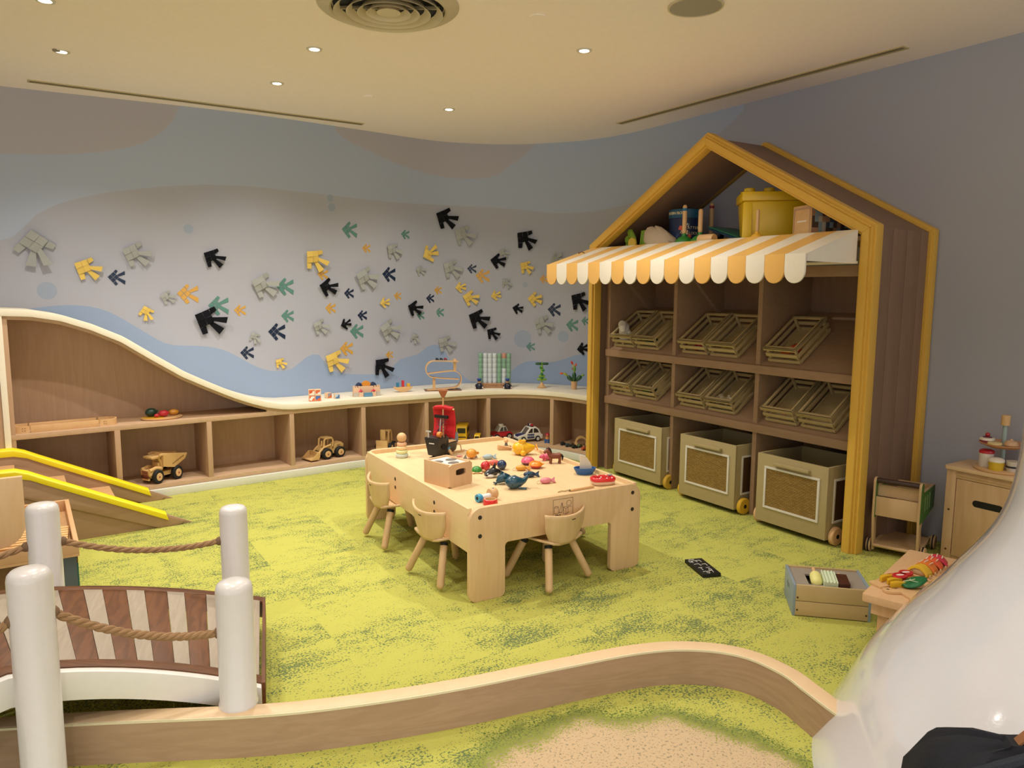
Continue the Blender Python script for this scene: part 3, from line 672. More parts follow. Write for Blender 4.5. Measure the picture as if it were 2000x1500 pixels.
for a, z, c, s in ((62, .09, '#d8583a', .016), (48, .12, '#e0b08a', .02), (30, .15, '#d8583a', .018), (36, .12, '#e2c29a', .016), (54, .17, '#c9ced2', .014), (20, .09, '#2a3f70', .02)):
    a = R(a); bld('printed_shape', MB().prism([(-s, -s*.6), (s*.6, -s), (s, s*.5), (-s*.3, s)], .0, .0015, T(-.1158*math.sin(a), .1158*math.cos(a), z) @ RZ(math.degrees(a)) @ RZ(180) @ RX(90)), mat(c, .5), r)
bld('carry_string', MB().tube([(-.117*math.sin(R(t)), .118*math.cos(R(t)), .03 + .18*abs(math.sin(R(t*1.0-5)))) for t in range(5, 60, 6)], .003, 6), BLACK, r)
# suction plungers
def plunger(x, j, col, hl, lab, band=None, k=1):
    r = thing('toy_plunger', lab, 'toy', M=H(x, j, AZ) @ Matrix.Diagonal((k, k, k, 1)), group='toy plungers in the attic')
    bld('rubber_cup', MB().lathe([(.074, 0), (.076, .008), (.066, .045), (.042, .07), (.018, .082), (.014, .1), (0, .1)], 24), col, r)
    bld('handle', MB().rod((0, 0, .095), (0, 0, .095+hl), .0165), TOYW, r)
    if band: bld('painted_ring', MB().lathe([(.0168, 0), (.0174, 0), (.0174, .02), (.0168, .02)], 14, T(0, 0, .095+hl-.045)), band, r)
plunger(1.545, .06, GREEN, .21, 'green domed toy plunger with blue ringed stick before the tub', mat('#2b6f94', .4))
plunger(1.40, .07, GREEN, .17, 'green domed toy plunger with plain stick next to log', None)
plunger(1.64, .44, mat('#7e2530', .5), .26, 'tall toy plunger with a red ringed stick behind green tray', mat('#8e1f2a', .4))
plunger(.83, -.015, YEL, .21, 'yellow domed toy plunger in front of the big tub', None, .68)
tag(bld('wooden_cylinder', MB().lathe([(0, 0), (.036, 0), (.038, .003), (.038, .117), (.036, .12), (0, .12)], 24, RY(90)), TOYW), 'plain wooden cylinder lying beside the green plungers', 'toy block').matrix_world = H(1.20, .0, AZ+.038, 8)
r = thing('green_tray', 'dark green tray leaning on the yellow tub', 'tray', M=H(1.30, .30, AZ+.05) @ RY(-18))
bld('tray', MB().box((-.15, -.14, .05), (.13, .14, .06)), mat('#1d6a52', .35), r, bev=.004); bld('under_tray', MB().box((-.16, -.14, .035), (.14, .14, .048)), mat('#15395a', .4), r, bev=.004)
bld('strut', MB().box((-.14, -.02, -.05), (-.12, .02, .036)).box((.11, -.02, -.045), (.13, .02, .036)), BLACK, r)
# linen bag
r = thing('linen_bag', 'slumped beige linen drawstring bag next to the blue tub', 'bag', M=H(1.74, .06, AZ, 20))
P = [[(.13*math.cos(t*PI/8)*k*(1.1 if t < 4 else 1), .07*math.sin(t*PI/8)*k, z + .012*math.sin(t*2.3+z*40)) for t in range(16)] for z, k in ((0, .8), (.02, 1.0), (.07, .98), (.12, .7), (.15, .42), (.162, .18))]
mb = MB(); mb.ribbon([[(x + z*.55, y, z) for x, y, z in row] for row in P]); bld('sack', mb, mat('#b9a68e', .95, grain=.6), r)
bld('drawstring', MB().tube([(-.06, .08, .012), (-.09, .10, .03), (-.12, .08, .012), (-.10, .06, .04), (-.07, .09, .05)], .004, 6), mat('#a8967e', .9), r)
# green flower / leaf set
r = thing('leafy_rack', 'green leaf-shaped rack toy with a yellow round front at attic left', 'toy', M=H(2.02, .05, AZ, -4))
bld('round_front', MB().lathe([(0, 0), (.042, 0), (.045, .004), (.045, .016), (.042, .02), (0, .02)], 28, T(0, .05, .05) @ RX(-90)), mat('#c7a83c', .45), r)
for k in range(5):
    a = 70 + k*-2; bld('rib', MB().box((-.008, -.008, 0), (.008, .008, .15)), LGREEN, r, bev=.004).matrix_local = T(-.02-k*.022, .0, .0) @ RY(-10 + k*2)
for ang, l in ((30, .13), (62, .12), (88, .10)):
    pts = [(0, -.02), (l*.4, -.042), (l, -.024), (l*1.12, 0), (l, .028), (l*.4, .036), (0, .02)]
    bld('leaf', MB().prism(pts, -.008, .008, T(.02, .02, .04) @ RX(90)), LGREEN, r, bev=.003).matrix_local = T(0,0,0) @ T(.02,.02,.04) @ RY(-(ang-88)*-1) @ T(-.02,-.02,-.04)
# ---------------------------------------------------------------- long cabinet with the wave-shaped counter top
LD = Vector((-.8007, -.599, 0)); Q0 = Vector((-1.31, 6.19, 0))
FP0 = [Q0 + LD*2.95, Q0 + LD*2.45] + [Q0 + LD*t for t in (1.8, 1.2, .6, .3, 0)] + [Vector((-.882, 6.435, 0)), Vector((-.464, 6.68, 0)), Vector((-.235, 6.775, 0)), Vector((0, 6.82, 0)), Vector((.22, 6.785, 0)), Vector((.43, 6.675, 0)), Vector((.62, 6.49, 0)), Vector((.745, 6.33, 0))]
FPL = catmull(FP0, 8)
FS = [0.0]
for p, q in zip(FPL, FPL[1:]): FS.append(FS[-1] + (q-p).length)
S0 = min(range(len(FPL)), key=lambda i: (FPL[i]-Q0).length); S0 = FS[S0]       # run at Q0
FN = []
for i in range(len(FPL)):
    t = (FPL[min(i+1, len(FPL)-1)] - FPL[max(i-1, 0)]).normalized(); FN.append(Vector((-t.y, t.x, 0)))
def fpt(s, d=0, z=0):
    s = min(max(s, 0), FS[-1])
    for i in range(len(FS)-1):
        if FS[i+1] >= s - 1e-9:
            k = (s-FS[i])/(FS[i+1]-FS[i]); n = FN[i].lerp(FN[i+1], k).normalized()
            return FPL[i].lerp(FPL[i+1], k) + n*d + Vector((0, 0, z))
def fang(s):
    a, b = fpt(s-.01), fpt(s+.01); return math.atan2((b-a).y, (b-a).x)
def strip(s0, s1, d0, d1, z0, z1, step=.06):
    n = max(2, int((s1-s0)/step)); sec = []
    for i in range(n+1):
        s = s0 + (s1-s0)*i/n
        zz0 = z0(s) if callable(z0) else z0; zz1 = z1(s) if callable(z1) else z1
        dd1 = d1(s) if callable(d1) else d1
        sec.append([fpt(s, d0, zz0), fpt(s, dd1, zz0), fpt(s, dd1, zz1), fpt(s, d0, zz1)])
    return MB().ribbon(sec)
def run_at(u, v, z):                           # run along the cabinet front under a point of the front edge
    d = ray(u, v); best = None
    for i in range(len(FPL)-1):
        p, q = FPL[i], FPL[i+1]; e = q-p; den = d.x*e.y - d.y*e.x
        if abs(den) < 1e-9: continue
        k = (p.x*d.y - p.y*d.x)/den
        if -1e-6 <= k <= 1.000001: best = FS[i] + k*(FS[i+1]-FS[i])
    return best
CT, CB = .588, .546
SB = S0 - 2.45
WAVE = [(2.45, 1.362), (2.414, 1.361), (2.256, 1.353), (2.086, 1.321), (1.911, 1.256), (1.729, 1.167), (1.54, 1.034), (1.342, .90), (1.202, .825), (1.094, .77), (.984, .716), (.87, .668), (.754, .627), (.633, .600), (.542, .590), (.40, .588), (.2, .588)]
WAVE = sorted((S0 - t, z) for t, z in WAVE)
def wave(s):
    if s >= WAVE[-1][0]: return CT
    if s <= WAVE[0][0]: return WAVE[0][1]
    for (a, za), (b, zb) in zip(WAVE, WAVE[1:]):
        if a <= s <= b: return za + (zb-za)*(s-a)/(b-a)
def wave_lo(s):
    sl = (wave(s+.03)-wave(s-.03))/.06; return wave(s) - .043*math.sqrt(1+sl*sl)
def back_d(s):                                 # distance from the front to the wall
    p = fpt(s); n = (fpt(s, 1) - p)
    best = .5
    for a, b in zip(WPL, WPL[1:]):
        e = b-a; den = n.x*e.y - n.y*e.x
        if abs(den) < 1e-9: continue
        t = ((a.x-p.x)*e.y - (a.y-p.y)*e.x)/den; k = ((a.x-p.x)*n.y - (a.y-p.y)*n.x)/den
        if 0 < t < 3 and 0 <= k <= 1: best = t
    return min(best - .004, .75)
ctop = tag(bld('counter_top', strip(SB-.4, FS[-1]-.02, -.012, back_d, wave_lo, wave, .03), CREAM, bev=.004), 'long cream counter top rising into a wave at the left', 'counter top')
cab = thing('cubby_cabinet', 'long curved low wooden cabinet with open cubbies under the wavy top', 'cabinet', fpt(S0))
C0 = fpt(S0)
def cb(nm, mb, m, par=None, **k):
    for v_ in mb.v: v_ -= C0
    return bld(nm, mb, m, par or cab, **k)
SE = FS[-1] - .02
cb('kick_board', strip(SB, SE, -.03, .012, 0, .058), mat('#dcdccf', .45, grain=.2), bev=.003)
cb('floor_board', strip(SB, SE, 0, .385, .06, .09), OAKX, bev=.001)
cb('middle_board', strip(SB+.035, SE, .004, .40, .512, .545), OAKX, bev=.001)
cb('back_panel', strip(SB, SE, .37, .385, .06, .515), OAK)
s_end = S0 - .70
cb('back_panel', strip(SB+.03, s_end, .37, .385, .545, lambda s: wave_lo(s) - .001), OAK)
DIV = [S0 - 1.80, S0 - 1.186, S0 - .554] + [run_at(u, 850, 0) for u in (711, 834, 954, 1077)]
for s in DIV: cb('divider', strip(s-.018, s+.018, .0, .37, .09, .512), OAK if s < S0-1 else OAK, bev=.001)
cb('end_panel', strip(SB, SB+.035, -.01, .40, 0, 1.32), CREAM, bev=.002)
cb('side_panel', strip(SB-.4, SB-.001, .0, .40, 0, 1.318), OAK, bev=.001)
cb('end_lining', strip(SB+.035, SB+.062, .006, .385, .09, 1.3175), OAK, bev=.001)
cb('wave_lining', strip(SB+.062, S0-.75, .008, .385, lambda s: wave_lo(s) - .022, lambda s: wave_lo(s) - .001, .04), OAKX)
cb('apron', strip(S0-.75, SE, .006, .03, .515, lambda s: wave_lo(s) - .001), OAKX)

# ---------------------------------------------------------------- stair ramp with yellow handrails
EV = Vector((-.826, -.563, 0)); EN = Vector((-.563, .826, 0)); ANG = math.atan2(-.563, -.826)
RM = Matrix.Translation((-2.072, 4.685, 0)) @ Matrix.Rotation(ANG, 4, 'Z')    # x up the ramp, local -y towards the wall
ramp = thing('toy_stair_ramp', 'small wooden stair ramp with bright yellow padded rails at left', 'ramp', M=RM)
RW = .672
STRW = wood('#b6977a', '#9c7c5e', (1.2, 8, 8), .5)
for y0, nm in ((0, 'near'), (-RW, 'far')):
    x0 = 0.0
    side = [(0, 0), (.905, .45), (1.25, .45), (1.25, 0)]
    bld('stringer', MB().prism(side, -y0-.022, -y0+.0, XZ), STRW, ramp, bev=.002)
    off = .012 if y0 == 0 else -.034
    bld('side_rail', MB().prism([(.05, .02), (.90, .44), (1.25, .44), (1.25, .31), (.92, .31), (.20, -.0), (.08, 0)], -y0-.034, -y0-.022, XZ).prism([(.05, .02), (.90, .44), (1.25, .44), (1.25, .31), (.92, .31), (.20, 0), (.08, 0)], -y0, -y0+.012, XZ), STRW, ramp, bev=.002)
    pts = [(x, z) for x, z in ((.155, .078), (.5, .25), (.80, .40), (.87, .437), (.93, .457), (1.25, .459))]
    bld('yellow_edge', MB().ribbon([[(x - (.012 if k < 4 else 0), y0-.030, z-.036), (x - (.012 if k < 4 else 0), y0+.044, z-.036), (x, y0+.044, z+.003), (x, y0+.026, z+.014), (x, y0-.012, z+.014), (x, y0-.030, z+.003)] for k, (x, z) in enumerate(pts)]), mat('#f2de1c', .4), ramp, bev=.003)
for k, (x, z) in enumerate(((.40, .13), (.66, .24), (.93, .345))):
    bld('tread', MB().box((x, -RW+.034, z), (x+.26, -.022, z+.022)), BIRCHE, ramp, bev=.002)
    bld('riser', MB().box((x+.005, -RW+.034, z-.11 if k else 0), (x+.02, -.022, z)), OAK, ramp)
pst = tag(bld('newel_post', MB().box((-.05, -.05, 0), (.05, .05, .86)), BIRCHE, bev=.006), 'square pale wooden post at the top of the stair ramp', 'post')
pst.matrix_world = RM @ T(1.06, .085, 0)

# ---------------------------------------------------------------- toy tray table at the left edge
FR_ = Vector((-1.945, 3.235, 0)); dB = Vector((-.55, .835, 0)); dL_ = Vector((-.835, -.55, 0))
TM = Matrix((( -dL_.x, dB.x, 0, FR_.x), (-dL_.y, dB.y, 0, FR_.y), (0, 0, 1, 0), (0, 0, 0, 1)))   # x to the right, y away
tray = thing('tray_table', 'low toy table with deep wooden tray and coloured triangle front', 'toy table', M=TM)
tl, tw_ = .80, .62
bld('table_body', MB().box((-tw_, .03, 0), (-.012, tl-.02, .30)), mat('#8a6a49', .5), tray, bev=.002)
for nm, poly, c in (('slate_triangle', [(-.30, .0), (-.012, 0), (-.012, .30), (-.07, .30)], '#5d6870'), ('teal_triangle', [(-.62, 0), (-.42, 0), (-.62, .26)], '#2c6f5f'), ('brown_triangle', [(-.41, 0), (-.31, 0), (-.085, .30), (-.62, .30), (-.62, .275)], '#7c5c38')):
    bld(nm, MB().prism(poly, -.030, -.024, XZ), mat(c, .5), tray)
    bld(nm, MB().prism([(.03 + (x+.62)*1.1, z) for x, z in poly], -.012, -.006, YZ), mat(c, .5), tray)
bld('tray_floor', MB().box((-tw_, 0, .30), (0, tl, .312)), PINE, tray)
for a, b in (((-tw_, 0, .312), (0, .02, .37)), ((-tw_, tl-.02, .312), (0, tl, .37)), ((-.02, .02, .312), (0, tl-.02, .37)), ((-tw_, .02, .312), (-tw_+.02, tl-.02, .37))):
    bld('tray_side', MB().box(a, b), BIRCHE, tray, bev=.002)
slw = wood('#f0c890', '#dca868', (2, 12, 12), .45)
for q, (x, y, rz, n) in enumerate(((-.33, .42, 3, 8), (-.17, .10, -4, 7))):
    r = thing('slat_grid', ['loose pale wooden slat grid at the back of the tray table', 'pale wooden slat grid nearest the rope on the tray table'][q], 'slat grid', M=TM @ T(x, y, .313) @ RZ(rz), group='slat grids on the tray table')
    for k in range(n): bld('slat', MB().box((-.15, k*.038, .022), (.13, k*.038+.027, .038)), slw, r, bev=.002)
    for xx in (-.14, .10): bld('runner', MB().box((xx, -.005, 0), (xx+.022, n*.038, .022)), PINE, r)
brd = tag(bld('upright_board', MB().prism(rrect(0, 0, .30, .31, (0, .10, .0, 0)), 0, .03, XZ), BIRCH, bev=.003), 'upright pale wooden board with rounded lower corner at left edge', 'board')
brd.matrix_world = Matrix.Translation((-2.40, 3.03, .372)) @ RZ(33)

# ---------------------------------------------------------------- curved kerb
KB = [(-3.2, 1.95), (-2.4, 2.05), (-1.8, 2.13), (-1.313, 2.19), (-.82, 2.236), (-.503, 2.302), (-.17, 2.408), (.194, 2.556), (.495, 2.670), (.695, 2.697), (.865, 2.650), (.968, 2.53), (1.01, 2.41), (1.06, 2.26), (1.14, 2.1), (1.25, 2.0)]
KP = catmull([(x, y, 0) for x, y in KB], 8)
KN = []
for i in range(len(KP)):
    t = (KP[min(i+1, len(KP)-1)] - KP[max(i-1, 0)]).normalized(); KN.append(Vector((-t.y, t.x, 0)))
def kstrip(d0, d1, z0, z1): return MB().ribbon([[p + n*d0 + Vector((0,0,z0)), p + n*d1 + Vector((0,0,z0)), p + n*d1 + Vector((0,0,z1)), p + n*d0 + Vector((0,0,z1))] for p, n in zip(KP, KN)])
KH = .140
kerb = thing('curved_kerb', 'low winding wooden kerb edging the green carpet', 'kerb', (0, 2.3, 0))
for v_ in []: pass
def kb(nm, mb, m, **k):
    for v_ in mb.v: v_ -= Vector((0, 2.3, 0))
    return bld(nm, mb, m, kerb, **k)
kb('front_veneer', kstrip(0, .012, 0, KH-.002), wood('#bd9f82', '#a48568', (2.2, 2.2, 16), .5, ring=.8))
kb('core', kstrip(.012, .062, 0, KH-.002), OAK)
kb('top_veneer', kstrip(.004, .066, KH-.002, KH+.003), wood('#ead0aa', '#dcb88c', (3, 3, 3), .45, ring=.3), bev=.001)
kb('edge_line', kstrip(-.0012, .005, KH-.006, KH+.002), mat('#e8dcb8', .6, grain=.6))

# ---------------------------------------------------------------- arched bridge with rope rails
BD = Vector((-.95, -.312, 0)); BW = Vector((-.312, .95, 0)); BO = Vector((-.858, 2.42, 0))
BM = Matrix(((BD.x, -BW.x, 0, BO.x), (BD.y, -BW.y, 0, BO.y), (0, 0, 1, 0), (0, 0, 0, 1)))     # x along the bridge to the left, y (-) across
BM = Matrix.Translation(BO) @ Matrix.Rotation(math.atan2(BD.y, BD.x), 4, 'Z')            # local y = towards the viewer
bridge = thing('toy_bridge', 'small arched footbridge with white posts and rope rails', 'bridge', M=BM)
BL, BWD, RN = 1.44, .76, 1.8
def arch(x): return .372 - .222*abs((x-.72)/.72)**1.3
def bend(mb):                                  # the deck also curves in plan
    for p in mb.v:
        a = p.x/RN; r_ = RN - p.y; p.x, p.y = r_*math.sin(a), RN - r_*math.cos(a)
    return mb
_b0 = bld
BROWN = wood('#7d4f2c', '#54331a', (14, 1.6, 14), .5, ring=1.4); PALE = wood('#b4a694', '#978977', (16, 1.4, 16), .6, ring=.8); BROWNX = wood('#7d5130', '#573419', (1.6, 14, 14), .5, ring=1.2)
def arcbox(x0, x1, y0, y1, t0, t1, n=4):       # a board following the arch: from t0 to t1 above the arch line
    return MB().ribbon([[(x, y0, arch(x)+t0), (x, y1, arch(x)+t0), (x, y1, arch(x)+t1), (x, y0, arch(x)+t1)] for x in [x0 + (x1-x0)*i/n for i in range(n+1)]])
pitch = .1065
for k in range(13):
    x0 = .008 + k*pitch
    if x0 + .05 > BL: break
    bld('pale_plank', bend(arcbox(x0, x0+.046, -BWD+.05, -.05, -.012, .0035, 2)), PALE, bridge, bev=.001)['label'] = 'pale anti-slip plank'
    if x0 + pitch < BL + .05: bld('brown_plank', bend(arcbox(x0+.047, min(x0+pitch-.001, BL), -BWD+.01, -.01, -.014, .001, 2)), BROWN, bridge, bev=.001)
for y0 in (-.052, -BWD): bld('deck_border', bend(arcbox(0, BL, y0, y0+.052, -.013, .0025, 24)), BROWNX, bridge, bev=.001)
for y0 in (.0, -BWD-.03): bld('side_beam', bend(arcbox(0, BL, y0, y0+.03, -.095, -.002 if y0 == 0 else -.03, 24)), WHITE, bridge, bev=.003)
bld('end_board', MB().box((-.012, -BWD, .05), (.0, .0, arch(0)+.001)), BROWN, bridge)
for x in (.05, BL/2, BL-.05): bld('cross_beam', bend(MB().box((x-.02, -BWD, arch(x)-.09), (x+.02, 0, arch(x)-.02))), OAK, bridge)
PR = .058
POSTW = mat('#dcd8d4', .28, coat=.3, grain=.12)
def post(x, y, z0, z1):
    return bld('post', MB().lathe([(0, z0), (PR+.004, z0), (PR+.004, z0+.008), (PR, z0+.014), (PR, z1-.03), (PR*.94, z1-.014), (PR*.78, z1-.004), (PR*.4, z1+.001), (0, z1+.002)], 28, T((RN-y)*math.sin(x/RN), RN-(RN-y)*math.cos(x/RN), 0)), POSTW, bridge, ang=50)
X1, X2, XB, X3 = .075, .655, .56, 1.30
PY1, PY2 = .085, -BWD-.055
post(X1, PY1+.008, KH+.003, .565); post(X1, PY2, 0, .56); post(X2, PY1, 0, .705); post(XB, PY2, 0, .665); post(X3, PY1, 0, .60); post(X3, PY2, 0, .60)
def bend1(p): a = p.x/RN; r_ = RN - p.y; return Vector((r_*math.sin(a), RN - r_*math.cos(a), p.z))
def rope_mb(p, q, sag, r=.0125):
    p, q = Vector(p), Vector(q); n = 90; L_ = (q-p).length; d = (q-p).normalized(); side = d.cross(Vector((0,0,1))).normalized(); upv = side.cross(d)
    mb = MB()
    for st in range(3):
        pts = []
        for i in range(n+1):
            t = i/n; c = p.lerp(q, t); c = bend1(c) - Vector((0,0,1))*sag*4*t*(1-t); a = 2*PI*(t*L_/.075 + st/3)
            pts.append(c + (side*math.cos(a) + upv*math.sin(a))*r*.52)
        mb.tube(pts, r*.60, 7)
    return mb
ROPE = mat('#9c7a55', .9, grain=.8)
for p, q, sag in (((X1+PR*.9, PY1, .392), (X2-PR*.9, PY1, .56), .045), ((X1+PR*.7, PY2, .408), (XB-PR*.7, PY2, .50), .045), ((X2+PR*.9, PY1, .56), (X3-PR*.9, PY1, .43), .03), ((XB+PR*.7, PY2, .50), (X3-PR*.7, PY2, .44), .04)):
    rp = bld('rope', rope_mb(p, q, sag), ROPE, bridge)
    for e in (p, q): bld('rope_ferrule', MB().ball(bend1(Vector(e)), .020, 10), mat('#7d6247', .9, grain=.8), rp)

# ---------------------------------------------------------------- white sculpted slide and the backpack
SLM = mat('#e8e4e6', .14, spec=.6, coat=.5)
def bumpy():
    m, nt, b = nodes('gloss_white_shell'); N = nt.nodes.new; L = nt.links.new
    b.inputs['Base Color'].default_value = lin('#e3e4ec'); b.inputs['Roughness'].default_value = .12; b.inputs['Specular IOR Level'].default_value = .8; b.inputs['Coat Weight'].default_value = 1.0; b.inputs['Coat Roughness'].default_value = .08
    tc = N('ShaderNodeTexCoord'); n = N('ShaderNodeTexNoise'); n.inputs['Scale'].default_value = 95; n.inputs['Detail'].default_value = 2; L(tc.outputs['Object'], n.inputs['Vector'])
    bp = N('ShaderNodeBump'); bp.inputs['Strength'].default_value = .16; bp.inputs['Distance'].default_value = .0016; L(n.outputs['Fac'], bp.inputs['Height'])
    L(bp.outputs['Normal'], b.inputs['Normal']); return m
prof = [(p.x, p.y) for p in catmull([(1.077, 0, 0), (1.006, .15, 0), (.936, .3, 0), (.835, .45, 0), (.723, .6, 0), (.602, .8, 0), (.56, 1.0, 0), (.557, 1.25, 0), (.547, 1.5, 0), (.545, 1.75, 0)], 6)]
prof = [(r_, z) for r_, z in prof] + [(.50, 1.80), (.3, 1.82), (0, 1.82)]
tag(bld('slide_shell', MB().lathe(prof, 96), bumpy(), ang=60), 'big glossy white flared slide base in the lower right corner', 'slide').location = (2.0, 1.9, 0)
BPM = mat('#0d1018', .9, grain=.7); BPM2 = mat('#1f232b', .9, grain=.7)
bp_ = thing('backpack', 'dark navy backpack with brown loop handle leaning by the white slide', 'backpack', (.985, 1.345, 0), R(-14))
rows = []
for z, wx, dy in ((0, .17, .10), (.05, .20, .13), (.25, .21, .14), (.45, .20, .13), (.54, .185, .115), (.60, .15, .09), (.625, .10, .05), (.632, .03, .02)):
    rows.append([(wx*math.copysign(abs(math.cos(t*PI/16))**.6, math.cos(t*PI/16)) + .006*math.sin(t*1.9+z*30), dy*math.copysign(abs(math.sin(t*PI/16))**.6, math.sin(t*PI/16)), z + .006*math.sin(t*1.3+z*9)) for t in range(32)])
bld('bag_body', MB().ribbon(rows), BPM, bp_, ang=70)
bld('zip_flap', MB().tube([(-.195, -.06, .40), (-.17, -.085, .52), (-.10, -.07, .60), (0, -.05, .635), (.10, -.07, .60), (.17, -.085, .52), (.195, -.06, .40)], .012, 8), BPM2, bp_)
bld('front_pocket', MB().ribbon([[(wx*math.cos(t*PI/8), -.10 + dy*math.sin(t*PI/8), z) for t in range(16)] for z, wx, dy in ((.08, .10, .04), (.1, .15, .07), (.35, .15, .075), (.42, .13, .05), (.43, .06, .02))]), BPM2, bp_, ang=70)
bld('top_handle', MB().ribbon([[(x, -.012, z), (x, .012, z), (x, .012, z+.006), (x, -.012, z+.006)] for x, z in ((-.01, .625), (.02, .66), (.06, .672), (.11, .66), (.14, .60))]), mat('#8a5a34', .6), bp_)
bld('shoulder_strap', MB().tube([(-.12, -.12, .56), (-.17, -.16, .40), (-.16, -.15, .2), (-.12, -.12, .1)], .018, 8), BPM2, bp_)
# ---------------------------------------------------------------- play table
TA, TR = Vector((-.197, 3.4255, 0)), .5234
TBM = Matrix.Translation(TA) @ Matrix.Rotation(TR, 4, 'Z')
TW, TL, TH, TZ = 1.038, 1.508, .467, .441
table = thing('play_table', 'low birch play table with rimmed top covered in toys', 'table', M=TBM)
leg = .195
def panel_poly():
    p = rrect(0, 0, TW, TH, (.035, .035, .065, .065), 6)
    # cut the opening between the legs
    n = 7; bl, br, tr, tl = p[:n], p[n:2*n], p[2*n:3*n], p[3*n:]
    q = bl + [] 
    inn = [(leg-.03 + .03*math.cos(R(-90+15*k)), .03 + .03*math.sin(R(-90+15*k))) for k in range(7)]
    arc = [(leg + .02 - .02*math.cos(R(15*k)), .255 + .02*math.sin(R(15*k))) for k in range(7)]
    mir = [(TW-x, z) for x, z in arc[::-1]] + [(TW-x, z) for x, z in inn[::-1]]
    return bl + inn + arc + mir + br + tr + tl
PAN = panel_poly()
bld('end_panel', MB().prism(PAN, -.03, 0, XZ), BIRCH, table, bev=.003, ang=50)
bld('end_panel', MB().prism(PAN, -TL, -TL+.03, XZ), BIRCH, table, bev=.003, ang=50)
for x in (.004, TW-.026): bld('side_board', MB().box((x, .03, .245), (x+.022, TL-.03, TH-.004)), BIRCHY, table, bev=.002)
bld('table_top', MB().box((.026, .03, TZ-.02), (TW-.026, TL-.03, TZ)), BIRCHY, table)
bld('under_beam', MB().box((.3, .03, .36), (.34, TL-.03, TZ-.02)).box((.7, .03, .36), (.74, TL-.03, TZ-.02)), BIRCHE, table)
dow = MB().lathe([(0, 0), (.0105, 0), (.0105, .0015), (0, .0015)], 14)
DOW = mat('#2e231b', .6)
for x, z in ((.055, .42), (.055, .328), (TW-.055, .42), (TW-.055, .328)):
    bld('dowel_end', dow, DOW, table).matrix_local = T(x, -.0, z) @ RX(90)
for y in (.42, .98):
    for z in (.395, .345): bld('dowel_end', dow, DOW, table).matrix_local = T(.004, y, z) @ RY(-90)
# printed emblem with solids and lettering on the near end panel
e0 = TBM.inverted() @ atp(1080, 1011, TA, TBM.to_3x3() @ Vector((0, 1, 0))); e1 = TBM.inverted() @ atp(1119, 971, TA, TBM.to_3x3() @ Vector((0, 1, 0)))
ex0, ex1, ez1 = e0.x, e1.x, e1.z; es = ex1 - ex0; ez0 = ez1 - es
INK = mat('#2b1d16', .6); em = MB(); lw = .0016
def ln(x0, z0, x1, z1, w_=lw):
    p, q = Vector((ex0 + x0*es, 0, ez0 + z0*es)), Vector((ex0 + x1*es, 0, ez0 + z1*es)); d = (q-p).normalized(); n = Vector((-d.z, 0, d.x))*w_/2; y = Vector((0, -.0006, 0))
    em.add([p-n, q-n, q+n, p+n, p-n+y, q-n+y, q+n+y, p+n+y], [(0,1,2,3), (4,5,6,7), (0,1,5,4), (1,2,6,5), (2,3,7,6), (3,0,4,7)])
for s_ in ((0,-.15,1,-.15), (1,-.15,1,1), (1,1,0,1), (0,1,0,-.15), (.06,.40,.06,.68), (.26,.40,.26,.68), (.06,.40,.26,.40), (.30,.44,.45,.84), (.45,.84,.55,.46), (.45,.84,.45,.42), (.30,.44,.45,.42), (.52,.36,.52,.62), (.52,.62,.64,.66), (.64,.66,.76,.60), (.76,.60,.76,.36), (.52,.36,.65,.31), (.65,.31,.76,.36), (.65,.31,.65,.57), (.52,.62,.65,.57), (.65,.57,.76,.60), (.78,.62,.95,.62), (.66,.32,.82,.40), (.26,.41,.40,.44)): ln(*s_)
for cx, cz, rx, rz_ in ((.16, .68, .10, .03), (.80, .78, .12, .115)):
    for k in range(20):
        a, b = 2*PI*k/20, 2*PI*(k+1)/20; ln(cx+rx*math.cos(a), cz+rz_*math.sin(a), cx+rx*math.cos(b), cz+rz_*math.sin(b))
bld('emblem', em, INK, table, smooth=False)
text('lettering', 'Pl', es*.42, INK, table, T(ex0 + es*.24, -.0003, ez0 + es*.19) @ RX(90), .0004)

# ---------------------------------------------------------------- four little chairs
CH = wood('#e0c193', '#cba878', (5, 5, 1.4), .42, ring=.8); CHL = wood('#d9b98b', '#c7a171', (9, 9, 1.5), .45)
def chair_parts(root):
    P = [[(x*.135*(1 - .12*max(0, -t)**2), -.135 + (t+1)*.14, .232 + .022*abs(x)**3 + .012*max(0, t)**2) for x in [-1 + k/5 for k in range(11)]] for t in [-1 + k/4 for k in range(9)]]
    bld('seat', MB().grid(P), CH, root, solid=.012)
    rows = []
    for k in range(11):
        t = k/10
        wv = .082 + .066*min(1, t/.5)**.6 if t < .5 else .148 + .008*(t-.5)/.5
        rows.append([(x*wv, -.142 - .03*t + .055*x*x*(.6+.4*t), .232 + .154*t + .016*t*abs(x)**2.2 - (0 if t > .3 else 0)) for x in [-1 + q/7 for q in range(15)]])
    bld('backrest', MB().grid(rows), CH, root, solid=.012)
    bld('maker_mark', MB().cbox((0, -.1735, .362), (.026, .001, .006)), mat('#5a4530', .6), root)
    for sx in (-1, 1):
        for sy in (-1, 1):
            p0, p1 = Vector((sx*.085, sy*.08, .226)), Vector((sx*.16, sy*.155, .0))
            lg = bld('leg', MB().rod(p1 + Vector((0, 0, .014)) - (p1-p0).normalized()*.0, p0, .0195, 14), CHL, root)
            bld('leg_socket', MB().cyl(p0 + (p1-p0).normalized()*.004, p0 + (p1-p0).normalized()*.02, .021, .021, 14), DARK, lg)
chair = thing('toddler_chair', 'small bentwood chair at the end of the table with printed emblem', 'chair', (.19, 3.745, 0), R(46), 'toddler chairs round the play table'); chair_parts(chair)
